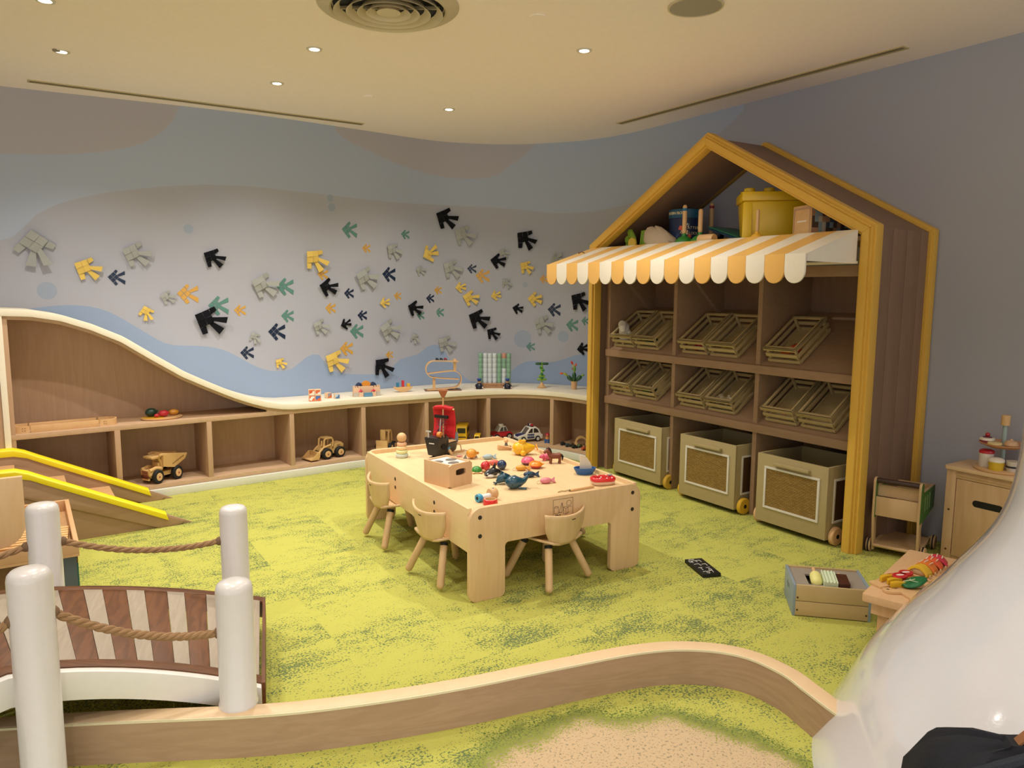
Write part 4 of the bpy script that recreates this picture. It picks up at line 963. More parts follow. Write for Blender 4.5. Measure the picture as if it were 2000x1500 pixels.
for x, y, rz, lab in ((-.33, 3.785, -52, 'small bentwood chair on left long side nearest the table corner'), (-.68, 4.35, -59, 'small bentwood chair at the far left end of the table'), (.232, 4.48, 120, 'small bentwood chair tucked under the right side, mostly hidden behind the table')):
    c = copy_tree(chair); c.location = (x, y, 0); c.rotation_euler = (0, 0, R(rz)); c['label'] = lab

# ---------------------------------------------------------------- toys on the play table
def onT(u, v, rz=0, dz=0):                     # a spot on the table top, seen at picture point u,v
    p = at(u, v, TZ); return Matrix.Translation((p.x, p.y, TZ + dz)) @ RZ(rz)
def toy(nm, lab, cat, M, parts, group=None):
    r = thing(nm, lab, cat, M=M, group=group)
    for q in parts:
        o = bld(q[0], q[1], q[2], r, **(q[3] if len(q) > 3 else {}))
    return r
ringp = lambda r, h: [(0, 0), (r-.006, 0), (r, h*.3), (r, h*.7), (r-.006, h), (0, h)]
toy('stacking_tower', 'wooden stacking ring tower with a ball on top at left', 'toy', onT(785, 893), [
    ('ring', MB().lathe(ringp(.040, .026), 28), mat('#c9d3c4', .45)), ('ring', MB().lathe(ringp(.037, .024), 28, T(0, 0, .026)), mat('#dfe0a2', .45)),
    ('ring', MB().lathe(ringp(.034, .024), 28, T(0, 0, .050)), mat('#eecf94', .45)), ('ring', MB().lathe(ringp(.031, .024), 28, T(0, 0, .074)), mat('#e2b48a', .45)),
    ('top_ball', MB().ball((0, 0, .128), .031, 22), TOYW)])
# pirate ship
sh = thing('pirate_ship', 'black toy pirate ship with red sail and net', 'toy ship', M=onT(866, 888, 60))
hull = [[(x, -wd*k, z), (x, wd*k, z)] for x, wd, z, k in ()]
def hullsec(x, wb, wt, zb, zt): return [(x, -wb, zb), (x, wb, zb), (x, wt, zt), (x, -wt, zt)]
HB = mat('#24221f', .45)
bld('hull', MB().ribbon([hullsec(x, wb, wt, zb, zt) for x, wb, wt, zb, zt in ((-.125, .030, .058, .02, .130), (-.11, .036, .062, .014, .128), (-.035, .04, .066, .014, .125), (-.033, .04, .066, .014, .085), (.06, .038, .062, .016, .082), (.10, .030, .05, .02, .088), (.15, .006, .012, .045, .125))]), HB, sh, bev=.003)
bld('keel', MB().box((-.095, -.02, 0), (.08, .02, .018)), HB, sh, bev=.002)
bld('porthole', MB().cyl((-.072, -.0615, .072), (-.072, -.0535, .07), .021, .021, 20), DARK, sh)
for x in (-.10, -.06): bld('stern_rail', MB().box((x-.004, -.066, .128), (x+.004, -.060, .150)), HB, sh)
bld('deck', MB().box((-.03, -.055, .0865), (.07, .055, .09)), TOYW, sh)
bld('mast', MB().cyl((.0, 0, .085), (.0, 0, .39), .006, .005, 10), TOYW, sh)
nest = bld('crows_nest', MB().lathe([(0, 0), (.010, 0), (.032, .045), (.034, .047), (.028, .047), (.008, .006), (0, .006)], 20, T(0, 0, .375)), mat('#a0603c', .5), sh)
sail = [[(.004 + .02*math.sin(PI*t)*(1 - .3*abs(q)), q*.086*(1 - .02*t), .115 + .19*t + .008*math.cos(q*2)) for q in [-1 + k/5 for k in range(11)]] for t in [k/8 for k in range(9)]]
bld('sail', MB().grid(sail), mat('#c3161d', .75), sh, solid=.003)
bld('top_fold', MB().ribbon([[(-.01, y, .30 - .012*abs(y)*20*.3), (.018, y, .308), (.018, y, .325 - abs(y)*.12), (-.012, y, .318 - abs(y)*.12)] for y in (-.072, -.03, 0, .03, .072)]), mat('#c3161d', .75), sh, bev=.002)
for y in (-.076, .076): bld('yard_tip', MB().rod((.004, y-.008, .302), (.004, y+.008, .302), .006), TOYW, sh)
def net_mb(x0):
    mb = MB()
    for k in range(9):
        a = -1 + k/4
        mb.tube([(x0, .045*a, .245), (x0-.02, .040*(-a*.4 + .2), .16), (x0-.03, .038*a, .098)], .0012, 4)
    for k in range(8):
        z = .105 + k*.018; mb.tube([(x0-.03*(1-(z-.098)/.15), -.042, z), (x0-.03*(1-(z-.098)/.15), .042, z+.004)], .0012, 4)
    return mb
bld('net', net_mb(-.016), mat('#4a3346', .8), sh)
bld('net_bar', MB().box((-.028, -.052, .242), (-.012, .052, .262)), BLACK, sh, bev=.002)
bld('rope_ladder', MB().tube([(-.02, .004, .245), (-.035, 0, .17), (-.045, .0, .10)], .004, 6), mat('#b7aca4', .8), sh)
bld('figure_seat', MB().lathe([(0, 0), (.018, 0), (.02, .004), (.02, .02), (.018, .024), (0, .024)], 20, T(-.085, -.02, .148) @ RX(90)), mat('#d9853a', .45), sh)
bld('tiller', MB().cyl((-.118, .03, .12), (-.118, .03, .168), .005, .005, 8).box((-.122, .012, .166), (-.112, .05, .172)), mat('#b9b7b4', .4), sh)
bld('bow_rigging', MB().tube([(.06, -.05, .085), (.115, -.055, .05), (.135, -.05, .01), (.16, -.03, .004), (.18, -.045, .004), (.17, -.07, .004), (.15, -.06, .004)], .0035, 6), mat('#cdb093', .8), sh)
bld('stern_mast', MB().cyl((.075, 0, .08), (.075, 0, .16), .008, .008, 10), mat('#6a2f22', .5), sh)
bld('name_mark', MB().box((-.1285, -.02, .092), (-.1275, .02, .099)), mat('#cfcac2', .5), sh)
toy('ball_runner', 'small blue ball on splayed wooden legs behind the sorting box', 'toy', onT(874, 890, 0), [
    ('leg', MB().rod((-.022, -.01, .01), (-.034, -.02, .012), .012), TOYW), ('leg', MB().rod((-.006, 0, .045), (-.034, -.012, .008), .010), TOYW), ('leg', MB().rod((.006, 0, .045), (.032, -.012, .008), .010), TOYW), ('ball', MB().ball((0, 0, .054), .019, 18), SKYB)])
toy('balance_rail', 'thin pale wooden rail behind the blue ball toy', 'toy', onT(893, 884, 40), [('rail', MB().box((-.05, -.006, 0), (.05, .006, .012)), TOYW, dict(bev=.002))])
# sorting box
bx = thing('sorting_box', 'wooden shape sorting box with round holes and handle slot', 'toy box', M=onT(877, 951, -8.5))
bw, bd, bh = (at(922, 944, TZ) - at(878, 955, TZ)).length, (at(836, 936, TZ) - at(878, 955, TZ)).length*.86, .128
SBW = wood('#e0bc92', '#d0a67a', (6, 6, 1.5), .45)
bld('left_side', MB().box((-bw/2, -bd/2+.013, 0), (-bw/2+.013, bd/2-.013, bh)), SBW, bx, bev=.001)
p = rrect(-bd/2, 0, bd/2, bh, .002, 2)
def holed(x0, x1):                              # end panel with an oval hand slot, built as a ring of quads
    mb = MB(); n = 32
    hole = [( .036*max(-1, min(1, 1.35*math.cos(a))), .080 + .018*math.sin(a)) for a in [2*PI*k/n for k in range(n)]]
    out = []
    for k in range(n):
        a = 2*PI*k/n; c, s = math.cos(a), math.sin(a); m = max(abs(c)/(bw/2), abs(s)/(bh/2)); out.append((c/m, bh/2 + s/m))
    vs = []; fs = []
    for y in (x0, x1): vs += [(x, y, z) for x, z in hole] + [(x, y, z) for x, z in out]
    for k in range(n):
        k2 = (k+1) % n
        fs += [(k, k2, n+k2, n+k), (2*n+k, 3*n+k, 3*n+k2, 2*n+k2), (k, 2*n+k, 2*n+k2, k2), (n+k, n+k2, 3*n+k2, 3*n+k)]
    return mb.add(vs, fs)
bld('handle_side', holed(-bd/2, -bd/2+.013), SBW, bx, smooth=False)
bld('back_side', MB().box((-bw/2, bd/2-.013, 0), (bw/2, bd/2, bh)), SBW, bx, bev=.001)
bld('right_side', MB().box((bw/2-.013, -bd/2+.013, 0), (bw/2, bd/2-.013, bh)), SBW, bx, bev=.001)
bld('lid', MB().box((-bw/2+.013, -bd/2+.013, bh-.016), (bw/2-.013, bd/2-.013, bh-.008)), mat('#e6e3dc', .35), bx)
for x, y, rx, ry in ((-.045, .03, .03, .028), (.04, .02, .034, .028), (0.0, -.045, .034, .026)):
    bld('hole', MB().lathe([(0, 0), (1, 0), (1, .001), (0, .001)], 24, T(x, y, bh-.008) @ Matrix.Diagonal((rx, ry, 1, 1))), mat('#6e675c', .6), bx)
c_, r_, l_ = at(878, 955, TZ), at(922, 944, TZ), at(836, 936, TZ)
ax = (r_ - c_).normalized(); ay = Vector((-ax.y, ax.x, 0)); bc = c_ + ax*bw/2 + ay*bd/2
bx.matrix_world = Matrix(((ax.x, ay.x, 0, bc.x), (ax.y, ay.y, 0, bc.y), (0, 0, 1, TZ), (0, 0, 0, 1)))
# sea animals and balls
def fish_toy(nm, lab, u, v, col, rz, sc=1.0):
    m = col
    return toy(nm, lab, 'toy fish', onT(u, v, rz), [('body', MB().ball((0, 0, .016*sc), (.034*sc, .020*sc, .017*sc), 16), m), ('tail', MB().prism([(.026*sc, .004*sc), (.056*sc, .020*sc), (.050*sc, 0), (.056*sc, -.016*sc), (.026*sc, -.004*sc)], -.006*sc, .006*sc, T(0, 0, .014*sc) @ RX(60)), m, dict(bev=.002)),
        ('fin', MB().prism([(-.008*sc, .012*sc), (.014*sc, .034*sc), (.016*sc, .012*sc)], -.004, .004, T(0, 0, .010*sc)), m, dict(bev=.001)), ('loop_string', MB().tube([(-.030*sc, 0, .018), (-.045*sc, .012, .012), (-.052*sc, .002, .004), (-.044*sc, -.012, .003), (-.03*sc, -.004, .012)], .0012, 5), mat('#b59a78', .8))], 'stringed fishing game fish')
fish_toy('toy_fish', 'pale blue toy fish with string loop behind the red ball', 953, 897, mat('#9fb4ba', .35), 12)
fish_toy('toy_fish', 'small orange toy fish with string loop in the table middle', 1018, 919, mat('#dd9a33', .35), 8)
fish_toy('toy_fish', 'pink toy fish with string loop near the front of table', 1066, 944, mat('#d9828c', .35), 18)
fish_toy('toy_fish', 'dark navy toy fish right behind the big whale', 1034, 932, mat('#1f3450', .35), 10, 1.05)
fish_toy('toy_fish', 'salmon red toy fish half hidden behind the navy ball', 965, 908, mat('#d56355', .35), 190, .95)
fish_toy('toy_fish', 'tiny pink toy fish lying behind the sorting box', 896, 893, mat('#d98f8a', .35), 0, .45)
for u, v, c, lab in ((948, 920, '#c92a30', 'glossy red ball beside the green turtle'), (980, 917, '#22385c', 'glossy navy blue ball beside the orca')):
    toy('toy_ball', lab, 'ball', onT(u, v), [('ball', MB().ball((0, 0, .029), .029, 24), mat(c, .25, coat=.5))])
toy('toy_turtle', 'green domed toy turtle with wooden base', 'toy turtle', onT(931, 923, 10), [
    ('base', MB().lathe([(0, 0), (.032, 0), (.035, .004), (.033, .009), (0, .009)], 20), TOYW), ('shell', MB().lathe([(.032, .009), (.031, .018), (.024, .030), (.012, .037), (0, .039)], 22), mat('#3f8a36', .3, coat=.4)), ('head', MB().ball((.042, .004, .009), (.013, .009, .008), 12), TOYW),
    ('foot', MB().ball((.022, -.032, .006), (.010, .010, .006), 10), TOYW), ('foot', MB().ball((-.022, -.030, .006), (.010, .010, .006), 10), TOYW)])
toy('puffer_fish', 'round orange toy fish with grey fins behind sorting box', 'toy fish', onT(921, 896, 0), [
    ('body', MB().ball((0, 0, .034), (.034, .030, .030), 22), mat('#dd9630', .3, coat=.4)), ('side_fin', MB().prism([(-.03, 0), (-.055, .0), (-.036, .03)], -.005, .005, RX(90)), mat('#8e8c88', .5), dict(bev=.001)), ('side_fin', MB().prism([(.012, -.03), (.048, -.034), (.026, .012)], -.036, -.026, T(0, -.0, .012) @ RX(90)), mat('#8e8c88', .5), dict(bev=.001)), ('tail_fin', MB().ball((.036, .01, .036), (.012, .005, .010), 10), mat('#d4892c', .4))])
toy('toy_orca', 'black and white toy orca lying tilted beside the balls', 'toy orca', onT(963, 932, 25), [
    ('body', MB().tube([(-.052, 0, .020), (-.035, 0, .024), (0, .0, .032), (.03, 0, .028), (.055, 0, .020)], [.010, .019, .026, .018, .007], 14), mat('#15151a', .25, coat=.5)), ('belly_patch', MB().ball((-.020, -.018, .014), (.022, .008, .010), 12), mat('#e4e2de', .3)),
    ('eye_patch', MB().ball((-.038, -.015, .026), (.008, .004, .004), 8), mat('#e4e2de', .3)), ('tail_patch', MB().ball((.024, -.016, .018), (.010, .006, .007), 8), mat('#e4e2de', .3)), ('dorsal_fin', MB().prism([(-.012, .050), (.014, .085), (.016, .050)], -.004, .004, RX(90)), mat('#15151a', .3), dict(bev=.002)), ('fluke', MB().prism([(.048, 0), (.075, .024), (.068, 0), (.075, -.024)], .014, .022), mat('#15151a', .3), dict(bev=.002))])
TE = mat('#16475a', .28, coat=.5)
toy('toy_dolphin', 'teal blue toy dolphin behind the big whale', 'toy dolphin', onT(984, 945, 200), [
    ('body', MB().tube([(-.040, 0, .014), (-.022, 0, .030), (.0, 0, .038), (.022, 0, .028), (.040, 0, .012)], [.012, .023, .028, .022, .009], 16), TE), ('beak', MB().ball((-.045, 0, .012), (.014, .010, .008), 12), mat('#b9c9cc', .35)), ('dorsal_fin', MB().prism([(-.004, .062), (.018, .078), (.018, .055)], -.004, .004, RX(90)), TE, dict(bev=.002)), ('tail_fin', MB().prism([(.036, 0), (.058, .022), (.056, -.022)], .004, .012), TE, dict(bev=.002))])
toy('toy_whale', 'big dark teal toy whale with raised tail', 'toy whale', onT(1008, 954, 22), [
    ('body', MB().tube([(-.058, 0, .028), (-.050, 0, .032), (-.032, 0, .036), (-.005, 0, .037), (.022, 0, .034), (.045, 0, .040), (.062, 0, .056), (.070, 0, .068)], [.010, .024, .035, .036, .026, .016, .010, .006], 18), TE), ('fluke', MB().prism([(.0, .0), (.026, .028), (.022, 0), (.026, -.028)], -.004, .004, T(.066, 0, .068) @ RY(-40)), TE, dict(bev=.002)),
    ('flipper', MB().prism([(.004, 0), (.040, -.026), (.044, -.012), (.016, .004)], 0, .008, T(0, -.028, .004)), TE, dict(bev=.002)), ('eye', MB().ball((-.034, -.033, .028), .003, 6), BLACK)])
toy('toy_whale', 'pink and plum toy whale behind the orange shell', 'toy whale', onT(1031, 907, 15), [
    ('back', MB().lathe([(.042, .018), (.038, .032), (.026, .044), (0, .050)], 22), PINK), ('belly', MB().lathe([(0, 0), (.026, 0), (.038, .008), (.042, .018)], 22), mat('#6b2436', .35, coat=.3)), ('eye', MB().ball((-.028, -.028, .026), .003, 6), BLACK)])
toy('toy_clam', 'orange and red toy shell with ribbed wings', 'toy shell', onT(1046, 914, 12), [
    ('lower_shell', MB().lathe([(0, 0), (.024, .002), (.038, .014), (.040, .020)], 20), mat('#d5452c', .3, coat=.4)), ('upper_shell', MB().lathe([(.042, .020), (.036, .032), (.020, .040), (0, .043)], 20), mat('#e88a22', .3, coat=.4)), ('rib', MB().tube([(-.036, -.01, .030), (-.01, -.012, .043), (.03, -.01, .034)], .003, 6), ORANGE), ('rib', MB().tube([(-.036, .008, .030), (-.01, .008, .044), (.03, .008, .034)], .003, 6), ORANGE), ('tail', MB().ball((.042, .004, .022), (.012, .014, .006), 10), ORANGE)])
YS = mat('#eab41a', .25, coat=.5)
toy('toy_submarine', 'glossy yellow toy submarine with propeller at the far rim', 'toy submarine', onT(1021, 888, 8), [
    ('hull', MB().tube([(-.066, 0, .034), (-.06, 0, .036), (-.045, 0, .040), (-.015, 0, .042), (.02, 0, .042), (.055, 0, .046), (.078, 0, .05)], [.008, .026, .040, .044, .040, .024, .012], 20), YS), ('tower', MB().lathe([(0, 0), (.024, 0), (.026, .022), (.020, .022), (.018, .016), (0, .016)], 22, T(-.006, -.006, .074)), YS), ('side_float', MB().ball((-.004, -.044, .020), .020, 16), YS), ('strut', MB().tube([(-.004, -.034, .06), (-.004, -.048, .04), (-.004, -.046, .025)], .008, 8), YS), ('nose_window', MB().ball((-.062, 0, .034), (.008, .016, .016), 12), mat('#f5dc8a', .2)),
    ('propeller', MB().prism([(-.006, 0), (-.004, .03), (.006, .034), (.006, 0)], -.003, .003, T(.092, 0, .05) @ RY(90) @ RZ(20)).prism([(-.006, 0), (-.004, -.03), (.006, -.034), (.006, 0)], -.003, .003, T(.092, 0, .05) @ RY(90) @ RZ(20)).ball((.09, 0, .05), .008, 8), mat('#e0922a', .35))])
toy('rowing_figure', 'plain wooden rowing boat with a round headed figure', 'toy boat', onT(985, 878, 10), [
    ('boat', MB().prism([(-.045, -.02), (.03, -.024), (.05, 0), (.03, .024), (-.045, .02)], 0, .026), TOYW, dict(bev=.003)), ('oar', MB().rod((-.05, -.03, .036), (.06, -.036, .016), .004), TOYW), ('oar', MB().rod((-.01, -.03, .03), (.085, -.06, .010), .004), TOYW), ('figure_body', MB().lathe([(0, 0), (.012, 0), (.008, .022), (0, .022)], 12, T(.012, 0, .024)), mat('#6f6c68', .5)), ('figure_head', MB().ball((.012, 0, .058), .014, 14), TOYW)])
# horse
hr = thing('toy_horse', 'brown toy horse with black mane standing at table rim', 'toy horse', M=onT(1082, 905, 8))
HBR = mat('#7d4026', .4)
bld('body', MB().tube([(-.030, 0, .046), (-.02, 0, .048), (.01, 0, .046), (.036, 0, .050), (.044, 0, .048)], [.012, .019, .017, .018, .010], 14), HBR, hr)
bld('neck_head', MB().tube([(-.022, 0, .050), (-.034, 0, .072), (-.040, 0, .084), (-.056, 0, .074), (-.064, 0, .066)], [.016, .013, .013, .010, .008], 12), HBR, hr)
for x in (-.022, .034):
    for y in (-.011, .011): bld('leg', MB().tube([(x, y, .045), (x+.002, y, .02), (x, y, .0)], [.010, .006, .008], 8), HBR, hr)
bld('mane', MB().tube([(-.050, 0, .093), (-.036, 0, .097), (-.026, 0, .086), (-.016, 0, .066)], [.004, .007, .007, .004], 8), BLACK, hr); bld('tail', MB().tube([(.046, 0, .056), (.054, 0, .04), (.052, 0, .018)], [.005, .007, .003], 8), BLACK, hr)
for y in (-.006, .006): bld('ear', MB().lathe([(.004, 0), (0, .012)], 8, T(-.038, y, .094)), HBR, hr)
pg = thing('toy_pig', 'pink toy pig half hidden behind the brown horse', 'toy pig', M=onT(1068, 899, 20))
bld('body', MB().ball((0, 0, .024), (.032, .020, .020), 16), PINK, pg); bld('head', MB().ball((-.032, -.004, .028), .015, 14), PINK, pg); bld('snout', MB().cyl((-.044, -.006, .026), (-.052, -.007, .025), .007, .007, 10), mat('#c9506a', .4), pg)
for x in (-.018, .018):
    for y in (-.012, .012): bld('leg', MB().cyl((x, y, 0), (x, y, .014), .006, .006, 8), PINK, pg)
def boat_hull(l, wd, h):
    return [[(l*k*math.cos(a), wd*k*math.sin(a)*(1 - .12*math.cos(a)), z) for a in [2*PI*q/28 for q in range(28)]] for z, k in ((0, .68), (.006, .74), (h*.7, .94), (h, 1.0), (h, .90), (h*.5, .82), (h*.45, .05))]
toy('sail_boat', 'blue toy sailboat with pale curved sail at the right rim', 'toy boat', onT(1142, 926, 4), [
    ('hull', MB().ribbon(boat_hull(.066, .040, .040)), mat('#2d5f9e', .4), dict(ang=60)), ('sail', MB().prism([(-.03, .0), (.042, 0), (.040, .03), (.030, .055), (.012, .078), (-.012, .094), (-.03, .096)], -.006, .006, T(0, 0, .018) @ RX(90)), mat('#d8cdb6', .5), dict(bev=.001))])
toy('float_boat', 'red and white toy raft with dotted seat at table corner', 'toy boat', onT(1177, 946, 14), [
    ('lower_hull', MB().ribbon([[(.068*k*math.copysign(abs(math.cos(a))**.6, math.cos(a)), .042*k*math.copysign(abs(math.sin(a))**.6, math.sin(a)), z) for a in [2*PI*q/28 for q in range(28)]] for z, k in ((0, .74), (.008, .92), (.022, 1.0))]), mat('#e6c9b4', .4), dict(ang=60)),
    ('upper_tube', MB().tube([(.058*math.copysign(abs(math.cos(a))**.6, math.cos(a)), .033*math.copysign(abs(math.sin(a))**.6, math.sin(a)), .032) for a in [2*PI*q/28 for q in range(28)]], .013, 10, True), RED), ('deck', MB().box((-.05, -.028, .020), (.05, .028, .030)), RED), ('seat', MB().cyl((0, 0, .03), (0, 0, .040), .014, .016, 16), RED)] +
    [('white_dot', MB().ball((x, y, z), (.005, .005, .003), 8), mat('#f1eeea', .4)) for x, y, z in ((-.03, -.034, .043), (.01, -.036, .043), (.04, -.034, .043), (-.02, .03, .044), (.03, .03, .044), (-.01, 0, .041))] + [('motor', MB().ball((.05, .02, .046), (.014, .010, .006), 10), mat('#8c8d8e', .4))])
# torch, ring, stick
tr = thing('toy_torch', 'white toy telescope with blue eyepiece and wooden head', 'toy telescope', M=onT(938, 980, 41))
bld('barrel', MB().lathe([(.016, .0), (.0165, .066), (0, .066)], 24, T(0, 0, .019) @ RY(90)), mat('#e9e7e2', .35), tr)
bld('eyepiece', MB().lathe([(.009, -.006), (.020, -.006), (.021, 0), (.021, .014), (.017, .016), (.0165, .02)], 24, T(-.014, 0, .021) @ RY(90)), mat('#3f9cc0', .35), tr); bld('lens_hole', MB().lathe([(0, -.004), (.011, -.004), (.011, -.003), (0, -.003)], 16, T(-.014, 0, .021) @ RY(90)), DARK, tr)
bld('wooden_head', MB().lathe([(0, .060), (.026, .060), (.029, .064), (.029, .095), (.026, .099), (0, .099)], 26, T(0, 0, .029) @ RY(90)), TOYW, tr); bld('screw', MB().ball((.078, -.006, .057), .004, 8), mat('#4a7896', .4), tr)
toy('red_ring', 'red wooden ring with bare wood rim at table corner', 'toy ring', onT(958, 985), [('outer', MB().lathe([(.036, 0), (.038, .004), (.034, .026), (.031, .028)], 28), RED), ('inner', MB().lathe([(.031, .028), (.027, .028), (.026, .004), (.026, 0), (.036, 0)], 28), TOYW)])
toy('drum_stick', 'thin wooden stick lying along the near table rim', 'stick', onT(1135, 957, 33), [('stick', MB().rod((-.07, 0, .008), (.09, 0, .008), .006), TOYW)])
toy('bead_string', 'tiny bead string lying at the near rim beside the stick', 'beads', onT(1103, 961, 25), [('strand', MB().tube([(-.04, 0, .004), (-.02, .006, .006), (0, 0, .005), (.02, .005, .006), (.04, 0, .004)], .003, 6), mat('#b99c6a', .6)), ('bead', MB().ball((.03, 0, .006), .006, 8), mat('#7c6a4a', .5))])
# ---------------------------------------------------------------- right hand corner: kitchen cabinet, cart, crate, low table
CM_ = Matrix(((.539, .842, 0, 2.45), (-.842, .539, 0, 4.10), (0, 0, 1, 0), (0, 0, 0, 1)))       # x along the front to the right, y to the wall
KC = wood('#dfbd92', '#c8a070', (7, 7, 1.2), .45, ring=.9)
cabn = thing('kitchen_cabinet', 'knotty pine toy kitchen cabinet with dark oval handle slot', 'cabinet', M=CM_)
cw, cd, ch = .60, .32, .54
bld('worktop', MB().prism(rrect(-.012, -.015, cw, cd, (.02, 0, 0, .02)), ch-.02, ch), wood('#e9cba0', '#d9b486', (3, 3, 3), .42, ring=.3), cabn, bev=.002)
bld('corner_stile', MB().box((0, 0, 0), (.05, .03, ch-.02)), KC, cabn, bev=.002)
bld('side_panel', MB().box((0, .03, 0), (.018, cd, ch-.02)), KC, cabn)
bld('top_rail', MB().box((.05, .004, ch-.065), (cw, .03, ch-.02)).box((.05, 0, ch-.05), (cw, .006, ch-.038)), KC, cabn, bev=.001)
dr = bld('door', MB().box((.054, .006, .03), (.42, .024, ch-.068)), KC, cabn, bev=.0015)
bld('handle_slot', MB().prism(rrect(.145, .335, .30, .372, .018), -.0058, -.0052, XZ), DARK, dr); bld('plinth', MB().box((.05, .02, 0), (cw, .04, .028)), KC, cabn)
bld('back_panel', MB().box((.018, cd-.012, 0), (cw, cd, ch-.02)).box((.42, .01, .03), (cw, .024, ch-.068)), KC, cabn)
for z in (.06, .29): bld('screw', MB().cyl((.026, .0, z), (.026, -.002, z), .006, .006, 12), mat('#6e4a2a', .5, metal=.6), cabn)
# cake stand
CSM = CM_ @ T(.225, .12, ch)
st = thing('cake_stand', 'two-tier wooden toy cake stand on the pine cabinet', 'cake stand', M=CSM)
bld('base_plate', MB().lathe([(0, 0), (.125, 0), (.13, .006), (.13, .014), (.12, .016), (0, .016)], 36), TOYW, st)
bld('upper_plate', MB().lathe([(0, .128), (.07, .128), (.112, .146), (.115, .152), (.108, .152), (.068, .136), (0, .136)], 36), mat('#c99168', .5), st)
bld('pole', MB().cyl((0, 0, .014), (0, 0, .25), .011, .011, 14), mat('#9fb3b0', .45), st); bld('grip', MB().lathe([(0, .25), (.022, .25), (.022, .302), (.02, .305), (0, .305)], 20), TOYW, st)
def cs(x, y, z): return CSM @ T(x, y, z)
toy('toy_jar', 'white toy jar with red lid on the lower cake tier', 'toy jar', cs(-.060, -.045, .016), [('jar', MB().lathe([(0, 0), (.034, 0), (.036, .004), (.036, .075), (0, .075)], 24), mat('#dcd3c6', .4)), ('lid', MB().lathe([(.036, .075), (.038, .078), (.036, .09), (.024, .096), (0, .097)], 24), mat('#c4262f', .35))])
toy('toy_cupcake', 'yellow cased toy cupcake with white top on lower tier', 'toy cake', cs(.008, -.082, .016), [('case', MB().lathe([(0, 0), (.034, 0), (.038, .045), (0, .045)], 24), mat('#d9b32e', .45)), ('icing', MB().lathe([(.039, .045), (.038, .056), (.028, .064), (0, .067)], 24), mat('#e9e0d0', .45))])
toy('toy_cupcake', 'dark striped toy cake partly hidden behind the slide', 'toy cake', cs(.075, -.045, .016), [('case', MB().lathe([(0, 0), (.030, 0), (.034, .055), (0, .055)], 20), mat('#cfc4b4', .5)), ('stripe', MB().lathe([(.0325, .02), (.0345, .022), (.0345, .03), (.0325, .03)], 20), mat('#222630', .5))])
toy('toy_tart', 'pink toy tart with white icing and a cherry on the top tier', 'toy cake', cs(-.068, -.035, .140), [('base', MB().lathe([(0, .0), (.030, 0), (.036, .022), (0, .022)], 22), mat('#a45560', .45)), ('icing', MB().lathe([(.038, .022), (.036, .032), (.02, .036), (0, .037)], 22), mat('#e6dccb', .4)), ('jam', MB().lathe([(.024, .034), (.02, .040), (0, .041)], 18), mat('#6b2a3c', .35)), ('cherry', MB().ball((0, 0, .050), .012, 14), mat('#b01c2a', .25, coat=.5))])
toy('toy_biscuit', 'flat pale toy biscuit on the top cake tier', 'toy biscuit', cs(-.012, -.072, .148), [('biscuit', MB().lathe([(0, 0), (.034, 0), (.036, .005), (.034, .012), (0, .012)], 20), mat('#e0cb8e', .5))])
toy('toy_bun', 'round beige toy bun at right of the top cake tier', 'toy bun', cs(.055, -.045, .146), [('bun', MB().lathe([(0, 0), (.028, 0), (.034, .01), (.03, .024), (.014, .034), (0, .035)], 20), mat('#cfa982', .55)), ('knob', MB().ball((0, 0, .036), .008, 8), mat('#cfa982', .55))])
# shopping cart
KM = Matrix(((.77, .638, 0, 2.07), (-.638, .77, 0, 4.150), (0, 0, 1, 0), (0, 0, 0, 1)))   # x to the right, y away
cart = thing('shopping_cart', 'wooden toy shopping cart with green sides and brown handle', 'toy cart', M=KM)
kw, kl = .245, .36
CRT = wood('#cfae82', '#b8956a', (6, 6, 2), .5)
GRN = mat('#3d6a24', .45)
for x in (.0, kw-.013):
    prof_ = [(.03, .02), (.075, .02), (.055, .19), (.075, .215), (kl, .25), (kl, .385), (.045, .40), (.042, .44), (.028, .455), (.005, .452), (-.008, .435), (-.008, .24)]
    bld('side_frame', MB().prism(prof_, x, x+.013, YZ), CRT, cart, bev=.002)
    bld('base_rail', MB().box((x, .03, .04), (x+.013, kl+.02, .062)), CRT, cart, bev=.002)
for x in (.0132, kw):
    gp = bld('green_side', MB().prism([(-.006, .225), (.06, .222), (kl, .252), (kl, .380), (.048, .393), (.044, .436), (.028, .452), (.006, .449), (-.006, .434)], x, x+.003, YZ), GRN, cart)
    for y in (.09, .15, .21): bld('slot', MB().prism(rrect(y, .275, y+.016, .365, .007), x+.003 if x > .1 else x-.001, x+.0042 if x > .1 else x, YZ), mat('#7d8f62', .6), gp)
bld('rear_panel', MB().box((.013, .0, .235), (kw-.013, .012, .345)), CRT, cart, bev=.001); bld('front_panel', MB().box((.013, kl-.012, .25), (kw-.013, kl, .38)), CRT, cart); bld('basket_floor', MB().box((.013, .01, .235), (kw-.013, kl-.01, .245)), CRT, cart)
bld('rear_panel', MB().box((.013, .03, .345), (kw-.013, .04, .41)), CRT, cart)
bld('handle_bar', MB().rod((.004, .012, .437), (kw-.004, .012, .437), .015), mat('#3a231a', .5), cart)
bld('lower_shelf', MB().box((.013, .035, .048), (kw-.013, kl, .056)), CRT, cart); bld('front_rod', MB().rod((.0, .03, .05), (kw, .03, .05), .010), CRT, cart)
for x in (-.030, kw+.006):
    for y in (.06, kl-.02):
        wv = bld('wheel', MB().lathe([(0, 0), (.038, 0), (.041, .004), (.041, .020), (.038, .024), (0, .024)], 24, T(x, y, .041) @ RY(90)), CRT, cart); bld('tyre_groove', MB().lathe([(.0405, .008), (.0415, .008), (.0415, .016), (.0405, .016)], 24, T(x, y, .041) @ RY(90)), DARK, wv)
